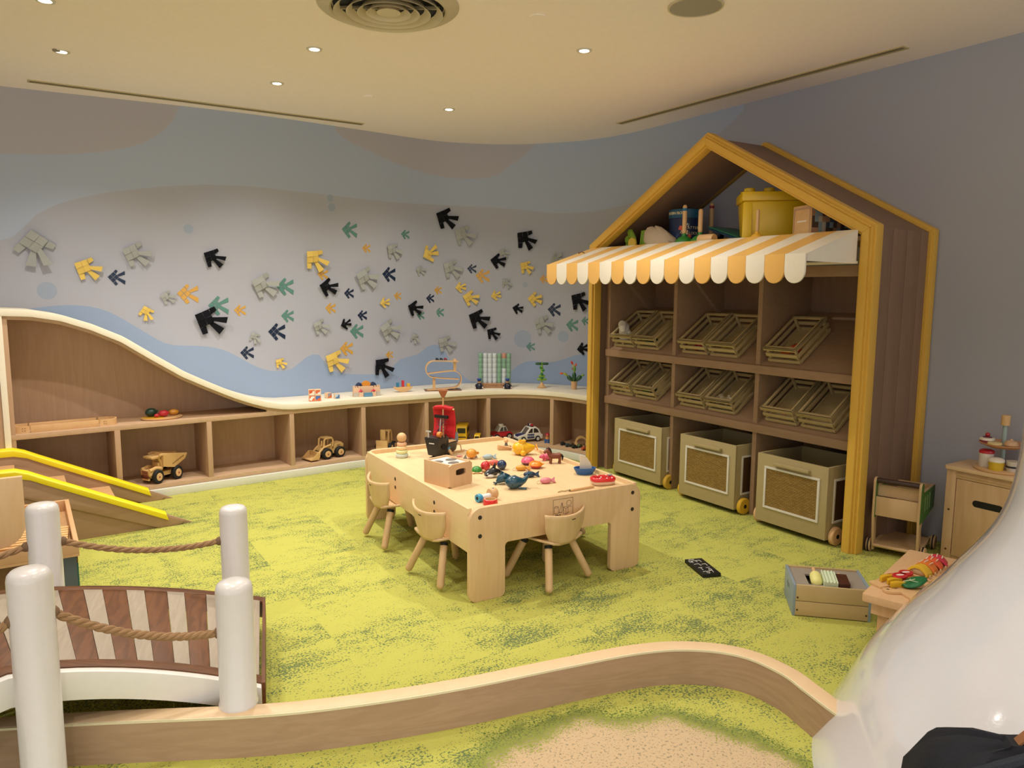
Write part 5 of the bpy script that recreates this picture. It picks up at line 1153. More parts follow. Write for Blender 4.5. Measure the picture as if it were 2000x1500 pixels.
# crate of ice creams
g0, g1, g2 = at(1547, 1202), at(1700, 1216), at(1528, 1159)
gx = (g1-g0).normalized(); gy = Vector((-gx.y, gx.x, 0)); gw, gd, gh = (g1-g0).length, .265, .150
IM = Matrix(((gx.x, gy.x, 0, g0.x), (gx.y, gy.y, 0, g0.y), (0, 0, 1, 0), (0, 0, 0, 1)))
ice = thing('ice_cream_crate', 'plywood crate with grey-blue ends holding three toy ice lollies', 'crate', M=IM)
PLY = wood('#cdb487', '#b79a68', (2, 6, 6), .45, ring=.4); GB = mat('#8b9aa6', .45)
for y in (0, gd-.012):
    for z0, z1 in ((.004, .072), (.075, gh)): bld('plank', MB().box((.012, y, z0), (gw-.012, y+.012, z1)), PLY, ice, bev=.0012)
for x in (0, gw-.012): bld('end_panel', MB().box((x, 0, 0), (x+.012, gd, gh)), GB, ice, bev=.001)
bld('arrow_mark', MB().prism([(.12, .085), (.16, .085), (.16, .075), (.185, .095), (.16, .115), (.16, .105), (.12, .105)], -.0006, 0, YZ), mat('#5f7080', .5), ice)
for x in (.02, gw-.02):
    for z in (.03, .09) if x < .1 else (.03,): bld('screw', MB().cyl((x, 0, z), (x, -.0015, z), .0045, .0045, 12), mat('#5d4a30', .4, metal=.7), ice)
hx0, hx1, hy0, hy1 = .075, .255, .045, .175
bld('lid', MB().box((.012, .012, gh-.016), (hx0, gd-.012, gh-.008)).box((hx1, .012, gh-.016), (gw-.012, gd-.012, gh-.008)).box((hx0, .012, gh-.016), (hx1, hy0, gh-.008)).box((hx0, hy1, gh-.016), (hx1, gd-.012, gh-.008)), mat('#9a8f82', .55), ice)
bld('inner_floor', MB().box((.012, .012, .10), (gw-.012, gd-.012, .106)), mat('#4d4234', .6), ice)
toy('toy_lolly', 'pale yellow round toy ice lolly in the crate', 'toy ice lolly', IM @ T(.112, .06, .146) @ RX(16), [('ice', MB().rod((0, -.02, 0), (0, .075, 0), .026, 20), mat('#e6e08a', .45)), ('stick', MB().rod((0, .07, 0), (0, .115, 0), .008), TOYW)], 'toy ice lollies in the crate')
toy('toy_lolly', 'mint ribbed block-shaped toy ice lolly in the crate', 'toy ice lolly', IM @ T(.168, .06, .144) @ RX(10), [('upper_half', MB().ribbon([[(x, -.035, .0), (x, .07, .0), (x, .07, .030 + .004*math.sin(k*1.57)), (x, -.035, .030 + .004*math.sin(k*1.57))] for k, x in enumerate([-.03 + q*.06/16 for q in range(17)])]), mat('#cfd9ba', .5)), ('lower_half', MB().box((-.029, -.034, -.026), (.029, .069, -.001)), mat('#bcc9ac', .5), dict(bev=.002)), ('stick', MB().rod((0, .065, .01), (0, .10, .01), .008), TOYW)], 'toy ice lollies in the crate')
toy('toy_lolly', 'dark brown toy ice lolly in the crate', 'toy ice lolly', IM @ T(.228, .065, .144) @ RX(8), [('ice', MB().box((-.026, -.035, -.022), (.024, .06, .024)), mat('#4a2418', .4), dict(bev=.004)), ('stick', MB().rod((-.004, .055, .006), (-.004, .092, .006), .008), TOYW)], 'toy ice lollies in the crate')
# black chalk card on the carpet
kA, kD, kB = at(1337, 1099), at(1373, 1129), at(1372, 1098)
cy = (kA-kD).normalized(); cx = Vector((cy.y, -cy.x, 0)); kL = (kD-kA).length; kW = abs((kB-kA).dot(cx))
card = thing('price_board', 'small black board with chalk price scribbles on the carpet', 'chalk board', M=Matrix(((cx.x, cy.x, 0, kA.x), (cx.y, cy.y, 0, kA.y), (0, 0, 1, 0), (0, 0, 0, 1))) @ Matrix.Diagonal((kW/.125, kL/.20, 1, 1)))
bld('board', MB().box((0, -.20, 0), (.125, .0, .020)), mat('#101012', .5), card, bev=.002)
CHK = mat('#dedad0', .8); chalk = MB()
for (x0, y0, x1, y1) in ((.02, -.01, .06, -.012), (.03, -.03, .09, -.028), (.03, -.03, .028, -.055), (.06, -.03, .06, -.05), (.09, -.03, .09, -.05), (.02, -.075, .055, -.07), (.055, -.07, .058, -.095), (.07, -.08, .10, -.076), (.10, -.076, .10, -.10), (.02, -.12, .05, -.118), (.035, -.118, .035, -.15), (.07, -.125, .10, -.12), (.02, -.17, .045, -.165), (.06, -.165, .09, -.16), (.09, -.16, .085, -.185)):
    chalk.cyl((x0, y0, .0202), (x1, y1, .0202), .0016, .0016, 5)
for cx_, cy_ in ((.018, -.035), (.085, -.148), (.05, -.18)): chalk.tube([(cx_ + .009*math.cos(2*PI*k/10), cy_ + .012*math.sin(2*PI*k/10), .0202) for k in range(10)], .0015, 5, True)
bld('chalk_marks', chalk, CHK, card)
# low table with toy food
LT = Matrix(((.744, .668, 0, 1.41), (-.668, .744, 0, 2.865), (0, 0, 1, 0), (0, 0, 0, 1)))
LTH = .30
low = thing('low_table', 'low pine table with toy food, half hidden by the slide', 'table', M=LT)
bld('table_top', MB().prism(rrect(0, 0, .20, .70, .012), LTH-.032, LTH), wood('#e0b98c', '#cea376', (9, 1.4, 9), .45), low, bev=.003)
bld('apron', MB().box((.03, .03, LTH-.085), (.17, .05, LTH-.032)).box((.03, .65, LTH-.085), (.17, .67, LTH-.032)).box((.03, .05, LTH-.085), (.05, .65, LTH-.032)).box((.15, .05, LTH-.085), (.17, .65, LTH-.032)), PINE, low)
for x in (.05, .11):
    for y in (.05, .61): bld('leg', MB().box((x, y, 0), (x+.04, y+.04, LTH-.032)), PINE, low, bev=.002)
def onL(u, v, rz=0, dz=0): p = at(u, v, LTH); return Matrix.Translation((p.x, p.y, LTH+dz)) @ RZ(rz)
toy('chopping_board', 'small wooden chopping board with handle nearest the table corner', 'chopping board', onL(1762, 1158, -4), [('board', MB().prism([(-.075, .004), (-.07, .022), (-.045, .026), (-.02, .012), (0, .03), (.16, .03), (.16, -.09), (0, -.09), (-.012, -.02), (-.045, -.022), (-.07, -.016)], 0, .012), TOYW, dict(bev=.003)), ('hang_hole', MB().lathe([(0, 0), (.006, 0), (.006, .0006), (0, .0006)], 12, T(-.055, .003, .012)), mat('#6b4a2c', .6))])
toy('serving_board', 'thin wooden serving board under the banana slices', 'chopping board', onL(1728, 1143, 20), [('board', MB().prism(rrect(-.05, -.028, .07, .04, .012), 0, .010), TOYW, dict(bev=.002))])
for q, (u, v, rz) in enumerate(((1730, 1139, 20), (1745, 1145, 12), (1752, 1152, 4))):
    toy('banana_slice', ['yellow toy banana slice nearest the table corner', 'middle yellow toy banana slice on the board', 'yellow toy banana slice touching the green leaf'][q], 'toy food', onL(u, v, rz, .011), [('slice', MB().prism([(-.034, -.010), (-.026, .010), (0, .018), (.026, .012), (.034, -.008), (0, -.002)], 0, .022), mat('#dcae22', .4), dict(bev=.003))], 'yellow toy banana slices')
def leafm(): return MB().grid([[(x, (y)*.034*math.sin(PI*min(1, max(0.02, (x+.05)/.12)))**.7, .014 + .012*math.cos(y*1.4) + .01*math.sin(x*40)) for y in [-1 + q/4 for q in range(9)]] for x in [-.05 + k*.012 for k in range(11)]])
lf = toy('toy_leaf', 'dark green wooden salad leaf with pale veins', 'toy food', onL(1782, 1152, 18, .012), [('leaf', leafm(), mat('#1f6b3a', .4), dict(solid=.006))])
bld('vein', MB().tube([(-.05, 0, .030), (0, 0, .031), (.065, 0, .034)], .002, 5).tube([(-.02, 0, .031), (.01, .022, .026)], .0015, 5).tube([(-.02, 0, .031), (.01, -.022, .026)], .0015, 5), mat('#cfd9b0', .5), lf)
toast = toy('toy_toast', 'brown toy toast topped with red tomato slices', 'toy food', onL(1762, 1137, 10), [('toast', MB().prism([(-.055, -.04), (.05, -.042), (.062, -.02), (.055, .02), (.04, .042), (-.04, .042), (-.062, .02)], 0, .026), mat('#b5622c', .5), dict(bev=.005)), ('egg_spread', MB().prism(rrect(-.045, -.032, .045, .032, .02), .026, .029), mat('#cf7a34', .5))])
for k, (x, y) in enumerate(((-.022, -.012), (.024, .012))):
    t_ = bld('tomato_slice', MB().lathe([(0, .029), (.032, .029), (.034, .034), (.032, .038), (0, .038)], 22, T(x, y, 0) @ RZ(20) @ Matrix.Diagonal((1, .78, 1, 1))), mat('#c8222c', .3, coat=.3), toast)
    bld('seed_mark', MB().prism(circ(.018, 14), .038, .0385, T(x, y, 0) @ Matrix.Diagonal((1, .45, 1, 1))), mat('#f0d9cc', .4), t_)
rack = thing('sushi_rack', 'wooden rack of toy sushi at the back of the low table', 'toy rack', M=onL(1812, 1118, 40))
bld('rack_floor', MB().box((-.12, -.06, 0), (.13, .06, .012)), TOYW, rack, bev=.002)
for k in range(5): bld('divider_pin', MB().rod((-.11 + k*.055, -.05, .012), (-.11 + k*.055, -.05, .03), .004), TOYW, rack)
for q, (x, c, lab, rice) in enumerate(((-.085, '#e3b42a', 'yellow topped toy sushi on the rack', '#d8b58a'), (-.025, '#e57a2a', 'orange salmon toy sushi on the rack', '#e0d3bd'), (.035, '#e8602c', 'orange roe toy sushi on the rack', '#7a4a34'), (.09, '#cf2f48', 'red striped tuna toy sushi at the far end of rack', '#8a5238'))):
    s_ = toy('toy_sushi', lab, 'toy food', rack.matrix_world @ T(x, .0, .013) @ RZ(8*q-8), [('rice', MB().rod((0, -.034, .016), (0, .034, .016), .020, 16), mat(rice, .6)), ('topping', MB().ribbon([[(-.024, y, .030 - 16*(y*y)), (.024, y, .030 - 16*(y*y)), (.020, y, .044 - 16*(y*y)), (-.020, y, .044 - 16*(y*y))] for y in (-.042, -.028, -.01, .01, .028, .042)]), mat(c, .35), dict(bev=.002))], 'toy sushi on the rack')
    if q != 0:
        for y in (-.02, 0, .02): bld('stripe', MB().box((-.020, y-.002, .0385), (.020, y+.002, .0455 - 16*y*y)), mat('#f2d2b8', .4), s_)
# ---------------------------------------------------------------- toys on the counter
CZ = CT + .0015
def onC(u, v, rz=0): p = at(u, v, CZ); return Matrix.Translation((p.x, p.y, CZ)) @ RZ(rz)
ORG = mat('#d9683c', .5); OW = mat('#e9ddcf', .5)
def printed_cube(lab, M, s, faces):
    r = thing('picture_cube', lab, 'toy block', M=M, group='picture cubes on the counter'); bld('cube', MB().box((-s/2, -s/2, 0), (s/2, s/2, s)), mat('#e2c29c', .5), r, bev=.002)
    bld('front_print', MB().box((-s*.44, -s/2-.0008, s*.06), (s*.44, -s/2, s*.94)), mat(faces[0], .5), r)
    bld('picture', MB().prism(faces[2], .0008, .0016, T(0, -s/2, s/2) @ Matrix.Diagonal((s, 1, s, 1)) @ RX(90) @ T(0, 0, 0)), mat(faces[1], .5), r)
    return r
cm = onC(615, 783, 20); s_ = .048
bird = [(-.4, -.1), (-.1, .3), (.3, .38), (.4, .1), (.1, -.05), (-.05, -.38), (-.35, -.3)]; swirl = [(-.4, .4), (.4, .4), (.3, .1), (0, .0), (-.2, -.3), (-.4, -.1)]; arcp = [(-.4, -.42), (.42, -.42), (.42, .2), (.2, .3), (.0, -.1), (-.4, -.2)]
for q, (x, z, fa, lab) in enumerate(((-.0245, 0, ('#d8693d', '#efe6da', bird), 'lower left picture cube of the orange stack'), (.0245, 0, ('#d8693d', '#3f6fae', swirl), 'lower right picture cube, with blue fish print'), (-.0245, .0485, ('#cf5d34', '#f0e2cf', arcp), 'upper left picture cube of the orange stack'), (.0245, .0485, ('#e9ddcf', '#d8693d', swirl), 'upper right picture cube of the orange stack'))):
    printed_cube(lab, cm @ T(x, 0, z), s_, fa)
printed_cube('single orange and grey picture cube beside the stack', onC(641, 777, 50), .044, ('#d8693d', '#8f9aa3', swirl))
printed_cube('single blue and white picture cube right of the others', onC(658, 778, 28), .042, ('#b9c6d0', '#3f6f9a', arcp))
cas = thing('toy_castle', 'wooden toy castle with battlements and blue shutters on counter', 'toy castle', M=onC(716, 773, 24))
CW_ = mat('#dcb895', .5)
for x0, x1, z1 in ((-.115, -.06, .075), (.06, .115, .075), (-.06, .06, .085)):
    bld('wall_block', MB().box((x0, -.02 if abs(x0) > .1 or x1 > .1 else .0, 0), (x1-.001, .03, z1)), CW_, cas, bev=.001)
for x in (-.108, -.088, -.068, .072, .092, .108): bld('battlement', MB().box((x-.006, -.018, .075), (x+.006, .028, .088)), CW_, cas)
bld('lower_wall', MB().box((-.115, -.028, 0), (-.07, -.02, .035)).box((.07, -.028, 0), (.115, -.02, .035)), mat('#b9b2a4', .5), cas)
for x in (-.055, .055):
    bld('tower', MB().box((x-.018, -.042, 0), (x+.018, -.02, .04)), CW_, cas); bld('red_roof', MB().prism([(-.02, .04), (.02, .04), (0, .062)], .018, .042, T(x, 0, 0) @ RX(90)), mat('#d8455a', .45), cas); bld('window', MB().box((x-.004, -.0425, .036), (x+.004, -.042, .046)), DARK, cas)
bld('blue_gate', MB().prism([(-.034, 0), (.042, 0), (.038, .035), (-.034, .035)], .044, .055, RX(90)), mat('#4f7f9f', .5), cas)
for k in range(3): bld('gate_board', MB().box((-.033, -.0565, .006+k*.011), (.038, -.055, .012+k*.011)), mat('#6fa0bc', .5), cas)
for x in (-.062, .06): bld('navy_roof', MB().prism([(-.03, 0), (.03, 0), (.018, .022), (0, .032), (-.018, .022)], -.03, 0, T(x, 0, .087) @ RX(90)), NAVY, cas, bev=.002)
bld('orange_dome', MB().prism([(.042*math.cos(PI*k/12), .042*math.sin(PI*k/12)) for k in range(13)], -.025, -.002, T(0, 0, .086) @ RX(90)), mat('#d98a2c', .45), cas)
bl = thing('balance_boat', 'curved wooden balancing boat carrying three coloured blocks', 'toy boat', M=onC(787, 765, 24))
bld('boat', MB().prism([(-.088, .045), (.088, .045), (.07, .022), (.035, .004), (0, 0), (-.035, .004), (-.07, .022)], -.02, .02, RX(90)), TOYW, bl, bev=.002)
for nm, x, w_, h, m in (('blue_block', -.048, .022, .038, mat('#2f7aa0', .45)), ('red_block', .0, .020, .056, mat('#c62730', .4)), ('yellow_block', .05, .026, .028, mat('#d9a92e', .45))):
    tag(bld(nm, MB().box((-w_/2, -.012, 0), (w_/2, .012, h)), m, bev=.001), {'blue_block': 'upright blue block standing on the balancing boat', 'red_block': 'tall red block in the middle of the balancing boat', 'yellow_block': 'small yellow block on the balancing boat'}[nm], 'toy block').matrix_world = bl.matrix_world @ T(x, 0, .0455)
# S shaped marble / car track
trk = thing('race_track', 'S-shaped bent wooden car track standing on the counter', 'toy track', M=onC(866, 762, 12))
def band(pts, wd, th):
    sec = []
    for i, p in enumerate(pts):
        a, b = pts[max(i-1, 0)], pts[min(i+1, len(pts)-1)]; t = Vector((b[0]-a[0], 0, b[1]-a[1])).normalized(); n = Vector((-t.z, 0, t.x))*th/2; c = Vector((p[0], 0, p[1])); y = Vector((0, wd/2, 0))
        sec.append([c-n-y, c-n+y, c+n+y, c+n-y])
    return MB().ribbon(sec)
def arc_(cx, cz, r, a0, a1, n=10): return [(cx + r*math.cos(R(a0 + (a1-a0)*k/n)), cz + r*math.sin(R(a0 + (a1-a0)*k/n))) for k in range(n+1)]
up_ = [(.14, .262), (.0, .268), (-.06, .270)] + arc_(-.085, .195, .075, 90, 270, 14)[0:] + [(-.03, .112), (.14, .100)]
lo_ = [(-.145, .155), (.03, .175)] + arc_(.085, .10, .078, 88, -88, 14) + [(.02, .016), (-.15, .006)]
bld('upper_bend', band(up_, .07, .007), TOYW, trk); bld('lower_bend', band(lo_, .07, .007), TOYW, trk)
for x, z0, z1 in ((.105, .175, .285), (-.085, .008, .125), (.10, 0, .018)): bld('support', MB().box((x-.012, -.012, z0), (x+.012, .012, z1)), TOYW, trk, bev=.001)
bld('base_plate', MB().box((-.17, -.055, 0), (.16, .055, .006)), wood('#8f6e52', '#735540', (2, 8, 8), .5), trk)
for k, (x, c) in enumerate(((-.055, '#15151a'), (-.018, '#1b1b24'), (.02, '#9a1f2a'))):
    v = thing('tiny_car', ['black tiny car at the left on top of the track', 'middle black tiny car on top of the track', 'red tiny car on top of the track'][k], 'toy car', M=trk.matrix_world @ T(x, 0, .276), group='tiny cars on the track')
    bld('body', MB().prism([(-.016, .004), (.016, .004), (.015, .012), (.008, .013), (.004, .020), (-.010, .020), (-.015, .012)], -.008, .008, RX(90)), mat(c, .35), v, bev=.001)
    for x2 in (-.009, .009): bld('wheels', MB().cyl((x2, -.009, .004), (x2, .009, .004), .0045, .0045, 10), DARK, v)
# tower columns with engraved base
con = thing('column_game', 'row of green and white stacked columns on engraved wooden base', 'game', M=onC(966, 757, 2))
bld('base', MB().box((-.155, -.03, 0), (.155, .03, .044)), wood('#b98d66', '#a47a55', (2, 8, 8), .5), con, bev=.002)
text('lettering', 'CONNECT4', .032, mat('#5f3f28', .6), con, T(0, -.0303, .022) @ RX(90), .0004)
CG, CW2, CPK = mat('#7fa58d', .55), mat('#c3ccd2', .5), mat('#c08a78', .55)
for c in range(7):
    x = -.132 + c*.044
    for k in range(6):
        m = CG if c in (0, 4, 6) else CW2
        if c == 5: m = CPK if k == 5 else CG if k >= 3 else CW2
        bld('ring', MB().lathe([(.0, 0), (.0195, 0), (.0205, .002), (.0205, .0445), (.0195, .0465), (0, .0465)], 14, T(x, 0, .044 + k*.0467)), m, con)
def police(u, v, rz, lab):
    r = thing('police_figure', lab, 'toy figure', M=onC(u, v, rz), group='toy police figures on the counter')
    bld('body', MB().lathe([(0, 0), (.030, 0), (.034, .006), (.030, .03), (.022, .048), (.012, .054), (0, .054)], 20), mat('#15182a', .45), r); bld('head', MB().ball((0, 0, .066), .017, 16), mat('#d9a882', .5), r)
    bld('cap', MB().lathe([(0, .072), (.017, .072), (.017, .080), (.022, .088), (.020, .094), (0, .095)], 20), mat('#22449a', .45), r); bld('peak', MB().prism(circ(.016, 14), .072, .0745, T(0, -.010, 0)), mat('#15182a', .4), r)
    for sx in (-1, 1): bld('arm', MB().rod((sx*.022, -.004, .044), (sx*.034, -.018, .018), .0085), mat('#15182a', .45), r); bld('hand', MB().ball((sx*.035, -.020, .014), .008, 10), mat('#d9c6b6', .5), r); bld('shoe', MB().ball((sx*.014, -.030, .007), (.011, .014, .007), 10), DARK, r)
    for sx in (-1, 1): bld('eye', MB().ball((sx*.006, -.0165, .068), .0018, 6), DARK, r)
    bld('badge', MB().ball((.008, -.027, .036), .0035, 8), mat('#d9d3c0', .4), r)
police(936, 759, -6, 'small toy police figure at left end of the columns')
police(991, 759, 6, 'small toy police figure at right end of the columns')
bt = thing('balance_tree', 'green stacking balance tree on a wooden foot', 'toy', M=onC(1058, 757))
bld('foot', MB().lathe([(0, 0), (.042, 0), (.044, .006), (.03, .014), (.018, .03), (.012, .05), (0, .052)], 24), TOYW, bt); bld('trunk', MB().cyl((0, 0, .05), (0, 0, .24), .007, .007, 10), LGREEN, bt)
for z, l, m, a in ((.078, .045, LGREEN, 0), (.108, .032, LGREEN, 8), (.150, .022, mat('#8ab043', .45), 90), (.175, .018, mat('#9dbb4a', .45), 20), (.20, .02, LGREEN, 90)):
    bld('branch', MB().rod((-l, 0, z), (l, 0, z), .0125, 12), m, bt).matrix_local = RZ(a)
for x, z in ((0, .092), (0, .128), (.012, .165), (-.01, .19)): bld('knot', MB().ball((x, -.006, z), .014, 12), GREEN, bt)
for x in (-.032, .032): bld('top_branch', MB().rod((x-.03, 0, .226), (x+.03, 0, .226), .0125, 12), DGREEN, bt)
bld('tip', MB().lathe([(.006, .238), (0, .25)], 10), LGREEN, bt)
ca = thing('toy_cactus', 'wooden toy cactus with red and orange buds in a pot', 'toy cactus', M=onC(1121, 760))
bld('pot', MB().lathe([(0, 0), (.024, 0), (.028, .06), (.030, .075), (.024, .075), (.022, .068), (0, .068)], 22), TOYW, ca)
def pad(x, z, tx, tz, r, m, nm='pad'): return bld(nm, MB().tube([(x + (tx-x)*t, -.004, z + (tz-z)*t) for t in (0, .15, .4, .7, .9, 1)], [r*.35, r*.6, r*.9, r, r*.7, r*.2], 14), m, ca)
pad(0, .068, .0, .16, .020, DGREEN); pad(-.006, .07, -.008, .105, .013, mat('#4b7d34', .4)); pad(-.012, .075, -.065, .125, .021, DGREEN); pad(.014, .075, .068, .125, .021, DGREEN)
pad(-.06, .125, -.10, .152, .013, mat('#9aa73a', .45)); pad(0, .155, .002, .215, .015, mat('#6f9a3c', .45)); pad(.060, .125, .095, .135, .010, mat('#7da43e', .45)); pad(-.004, .20, -.014, .232, .008, mat('#c9b45a', .45), 'bud_stem')
for x, z, tx, tz, r, c in ((-.10, .148, -.135, .146, .010, '#d9602c'), (-.014, .228, -.03, .262, .010, '#cf3a2a'), (.008, .212, .018, .240, .010, '#d9602c'), (0, .155, .002, .185, .011, '#e0702c'), (-.012, .182, -.018, .20, .008, '#b8472c')): pad(x, z, tx, tz, r, mat(c, .4), 'bud')
# ---------------------------------------------------------------- on the middle shelf
p = fpt(run_at(140, 832, 0), .12, .5455)
s_mid = run_at(140, 832, 0)
loop = thing('wooden_track_loop', 'long oval wooden rail loop on the shelf under the wave', 'toy track', M=Matrix.Translation(fpt(s_mid-.03, .12, .5455)) @ Matrix.Rotation(fang(s_mid), 4, 'Z') @ Matrix.Diagonal((.86, .9, .72, 1)))
def oval(l, wd, n=10): return [(l + wd*math.cos(R(-90 + 180*k/n)), wd*math.sin(R(-90 + 180*k/n))) for k in range(n+1)] + [(-l + wd*math.cos(R(90 + 180*k/n)), wd*math.sin(R(90 + 180*k/n))) for k in range(n+1)]
for sx in (-1, 1):
    pts = [(sx*(.30 + .075*math.cos(R(-90 + 18*k))), .075*math.sin(R(-90 + 18*k))) for k in range(11)]
    bld('curved_rail', MB().ribbon([[(x, y, 0), (sx*.30 + (x-sx*.30)*.82, y*.82, 0), (sx*.30 + (x-sx*.30)*.82, y*.82, .062), (x, y, .062)] for x, y in [(sx*.24, -.075)] + pts + [(sx*.24, .075)]]), TOYW, loop)
    for dx in (.27, .285):
        for z in (.02, .042): bld('peg', MB().cyl((sx*dx, -.0745, z), (sx*dx, -.0765, z), .004, .004, 8), mat('#8a623c', .5), loop)
for y in (-.0752, .062): bld('straight_rail', MB().box((-.232, y, 0), (.232, y+.0135, .062)), TOYW, loop, bev=.001)
s_pl = run_at(325, 816, 0)
PM_ = Matrix.Translation(fpt(s_pl, .15, .5455)) @ Matrix.Rotation(fang(s_pl), 4, 'Z')
toy('wooden_platter', 'flat half yellow round wooden platter on the middle shelf', 'toy plate', PM_, [('plate', MB().lathe([(0, 0), (.125, 0), (.135, .008), (.135, .014), (0, .014)], 36, Matrix.Diagonal((1.05, .7, 1, 1))), TOYW), ('yellow_half', MB().prism([(.128*math.cos(R(90 + 180*k/16))*1.05, .128*math.sin(R(90 + 180*k/16))*.7) for k in range(17)], .014, .0155), mat('#d9a52c', .45))])
for nm, lab, x, y, rr, c in (('toy_avocado', 'dark green toy food on the wooden platter', -.065, .03, (.042, .034, .032), '#1d3a2e'), ('toy_radish', 'red toy food on the wooden platter', .01, -.02, (.036, .024, .024), '#c22c38'), ('toy_berry', 'small red toy food beside the larger red one', -.04, -.03, (.018, .014, .014), '#c93440'), ('toy_roll', 'golden brown toy food on the platter right side', .085, .015, (.036, .026, .022), '#c78728')):
    toy(nm, lab, 'toy food', PM_ @ T(x, y, .0158 + rr[2]), [('body', MB().ball((0, 0, 0), rr, 16), mat(c, .35)), ('stem', MB().ball((rr[0]*.95, 0, rr[2]*.2), rr[2]*.25, 8), mat(c, .4))], 'toy food on the platter')
# ---------------------------------------------------------------- vehicles in the cubbies
FZ = .0905
def cub(u, d, rz=0):
    s = run_at(u, 880, 0); return Matrix.Translation(fpt(s, d, FZ)) @ Matrix.Rotation(fang(s), 4, 'Z') @ RZ(rz)
NAT = wood('#dcb67e', '#c99f62', (6, 6, 6), .45, ring=.4)
def wheel(r, x, y, rad, wd, hub):
    w_ = bld('wheel', MB().lathe([(0, -wd/2), (rad*.9, -wd/2), (rad, -wd*.35), (rad, wd*.35), (rad*.9, wd/2), (0, wd/2)], 22, T(x, y, rad) @ RX(90)), RUBBER, r)
    bld('hub', MB().lathe([(0, -wd/2-.003), (rad*.55, -wd/2-.003), (rad*.58, -wd/2), (rad*.58, wd/2), (rad*.55, wd/2+.003), (0, wd/2+.003)], 18, T(x, y, rad) @ RX(90)), hub, w_)
    bld('axle_pin', MB().cyl((x, y-wd/2-.006, rad), (x, y+wd/2+.006, rad), rad*.12, rad*.12, 8), mat('#8a3a2a', .5), w_)
d = thing('dump_truck', 'wooden toy dump truck with black wheels in second cubby', 'toy truck', M=cub(320, .11, 25) @ Matrix.Diagonal((1, 1, 1.22, 1)))     # front towards -x
for x in (-.075, .085):
    for y in (-.058, .058): wheel(d, x, y, .042, .036, TOYW)
bld('chassis', MB().box((-.12, -.036, .035), (.125, .036, .06)), NAT, d, bev=.003); bld('bonnet', MB().box((-.135, -.05, .05), (-.05, .05, .085)), NAT, d, bev=.006)
for k in range(5): bld('grille_bar', MB().box((-.138, -.032, .034 + k*.010), (-.133, .032, .039 + k*.010)), mat('#7d3527', .5), d)
bld('front_bumper', MB().box((-.136, -.036, .022), (-.122, .036, .034)), NAT, d, bev=.002)
for y in (-.044, .044): bld('fender', MB().tube([(-.13, y, .082), (-.08, y, .092), (-.03, y, .082)], .012, 8), NAT, d); bld('cab_arch', MB().tube([(-.02, y*.8, .085), (-.03, y*.8, .125), (-.052, y*.8, .155), (-.095, y*.8, .152)], .010, 8), NAT, d)
bld('cab_roof', MB().box((-.112, -.048, .150), (-.03, .048, .163)), NAT, d, bev=.004); bld('seat', MB().box((-.05, -.03, .085), (-.02, .03, .12)), NAT, d, bev=.003)
bld('dump_body', MB().prism([(-.03, .095), (.06, .078), (.155, .118), (.175, .15), (-.03, .178), (-.06, .172), (-.06, .163), (-.03, .163)], -.066, -.056, RX(90)).prism([(-.03, .095), (.06, .078), (.155, .118), (.175, .15), (-.03, .178), (-.06, .172), (-.06, .163), (-.03, .163)], .056, .066, RX(90)).prism([(-.03, .095), (.06, .078), (.155, .118), (.155, .128), (.06, .088), (-.02, .105), (-.02, .176), (-.03, .178)], -.056, .056, RX(90)), NAT, d, bev=.002)
for k in range(9): bld('side_mark', MB().prism([(0, 0), (.005, 0), (.008, .01), (.003, .01)], .066, .0668, T(.045 + k*.011, 0, .098 + k*.0042) @ RX(90)), mat('#5f2a1c', .5), d)
l = thing('front_loader', 'wooden toy front loader with scoop in the fourth cubby', 'toy loader', M=cub(648, .12, 8) @ Matrix.Diagonal((1.2, 1.1, 1.15, 1)))
for x in (-.02, .085):
    for y in (-.052, .052): wheel(l, x, y, .040, .034, TOYW)
bld('chassis', MB().box((-.05, -.034, .032), (.12, .034, .062)), NAT, l, bev=.003); bld('engine_cover', MB().prism([(.04, .06), (.125, .06), (.13, .09), (.11, .108), (.055, .10)], -.034, .034, RX(90)), NAT, l, bev=.004)
bld('cab_base', MB().prism([(-.06, .06), (.035, .06), (.03, .088), (-.02, .094), (-.05, .08)], -.036, .036, RX(90)), NAT, l, bev=.003)
for y in (-.036, .036): bld('cab_hoop', MB().tube([(-.035, y, .085), (-.03, y, .14), (-.015, y, .150), (.03, y, .148), (.04, y, .13), (.035, y, .085)], .007, 8), NAT, l); bld('lift_arm', MB().tube([(.02, y*1.1, .10), (-.04, y*1.1, .085), (-.085, y*1.1, .045)], .008, 8), NAT, l)
bld('roof', MB().box((-.026, -.036, .146), (.034, .036, .155)), NAT, l, bev=.002); bld('exhaust', MB().rod((-.042, -.02, .09), (-.042, -.02, .135), .006), NAT, l)
bld('scoop', MB().prism([(-.155, .012), (-.09, .010), (-.078, .03), (-.082, .062), (-.094, .062), (-.09, .03), (-.10, .020), (-.155, .018)], -.062, .062, RX(90)).prism([(-.155, .012), (-.09, .010), (-.08, .06), (-.10, .062)], -.068, -.062, RX(90)).prism([(-.155, .012), (-.09, .010), (-.08, .06), (-.10, .062)], .062, .068, RX(90)), NAT, l, bev=.001)
bld('maker_mark', MB().box((.075, -.0348, .084), (.10, -.034, .089)), mat('#6a3a28', .5), l)
d = thing('bulldozer', 'wooden toy bulldozer with upright blade in the fifth cubby', 'toy bulldozer', M=cub(762, .13, 52))
for x in (-.02, .07):
    for y in (-.058, .058): wheel(d, x, y, .036, .03, TOYW)
bld('chassis', MB().box((-.05, -.036, .03), (.10, .036, .075)), NAT, d, bev=.004); bld('blade', MB().prism([(-.105, .012), (-.085, .014), (-.075, .06), (-.085, .105), (-.095, .105), (-.088, .06), (-.10, .02)], -.052, .052, RX(90)), NAT, d, bev=.002)
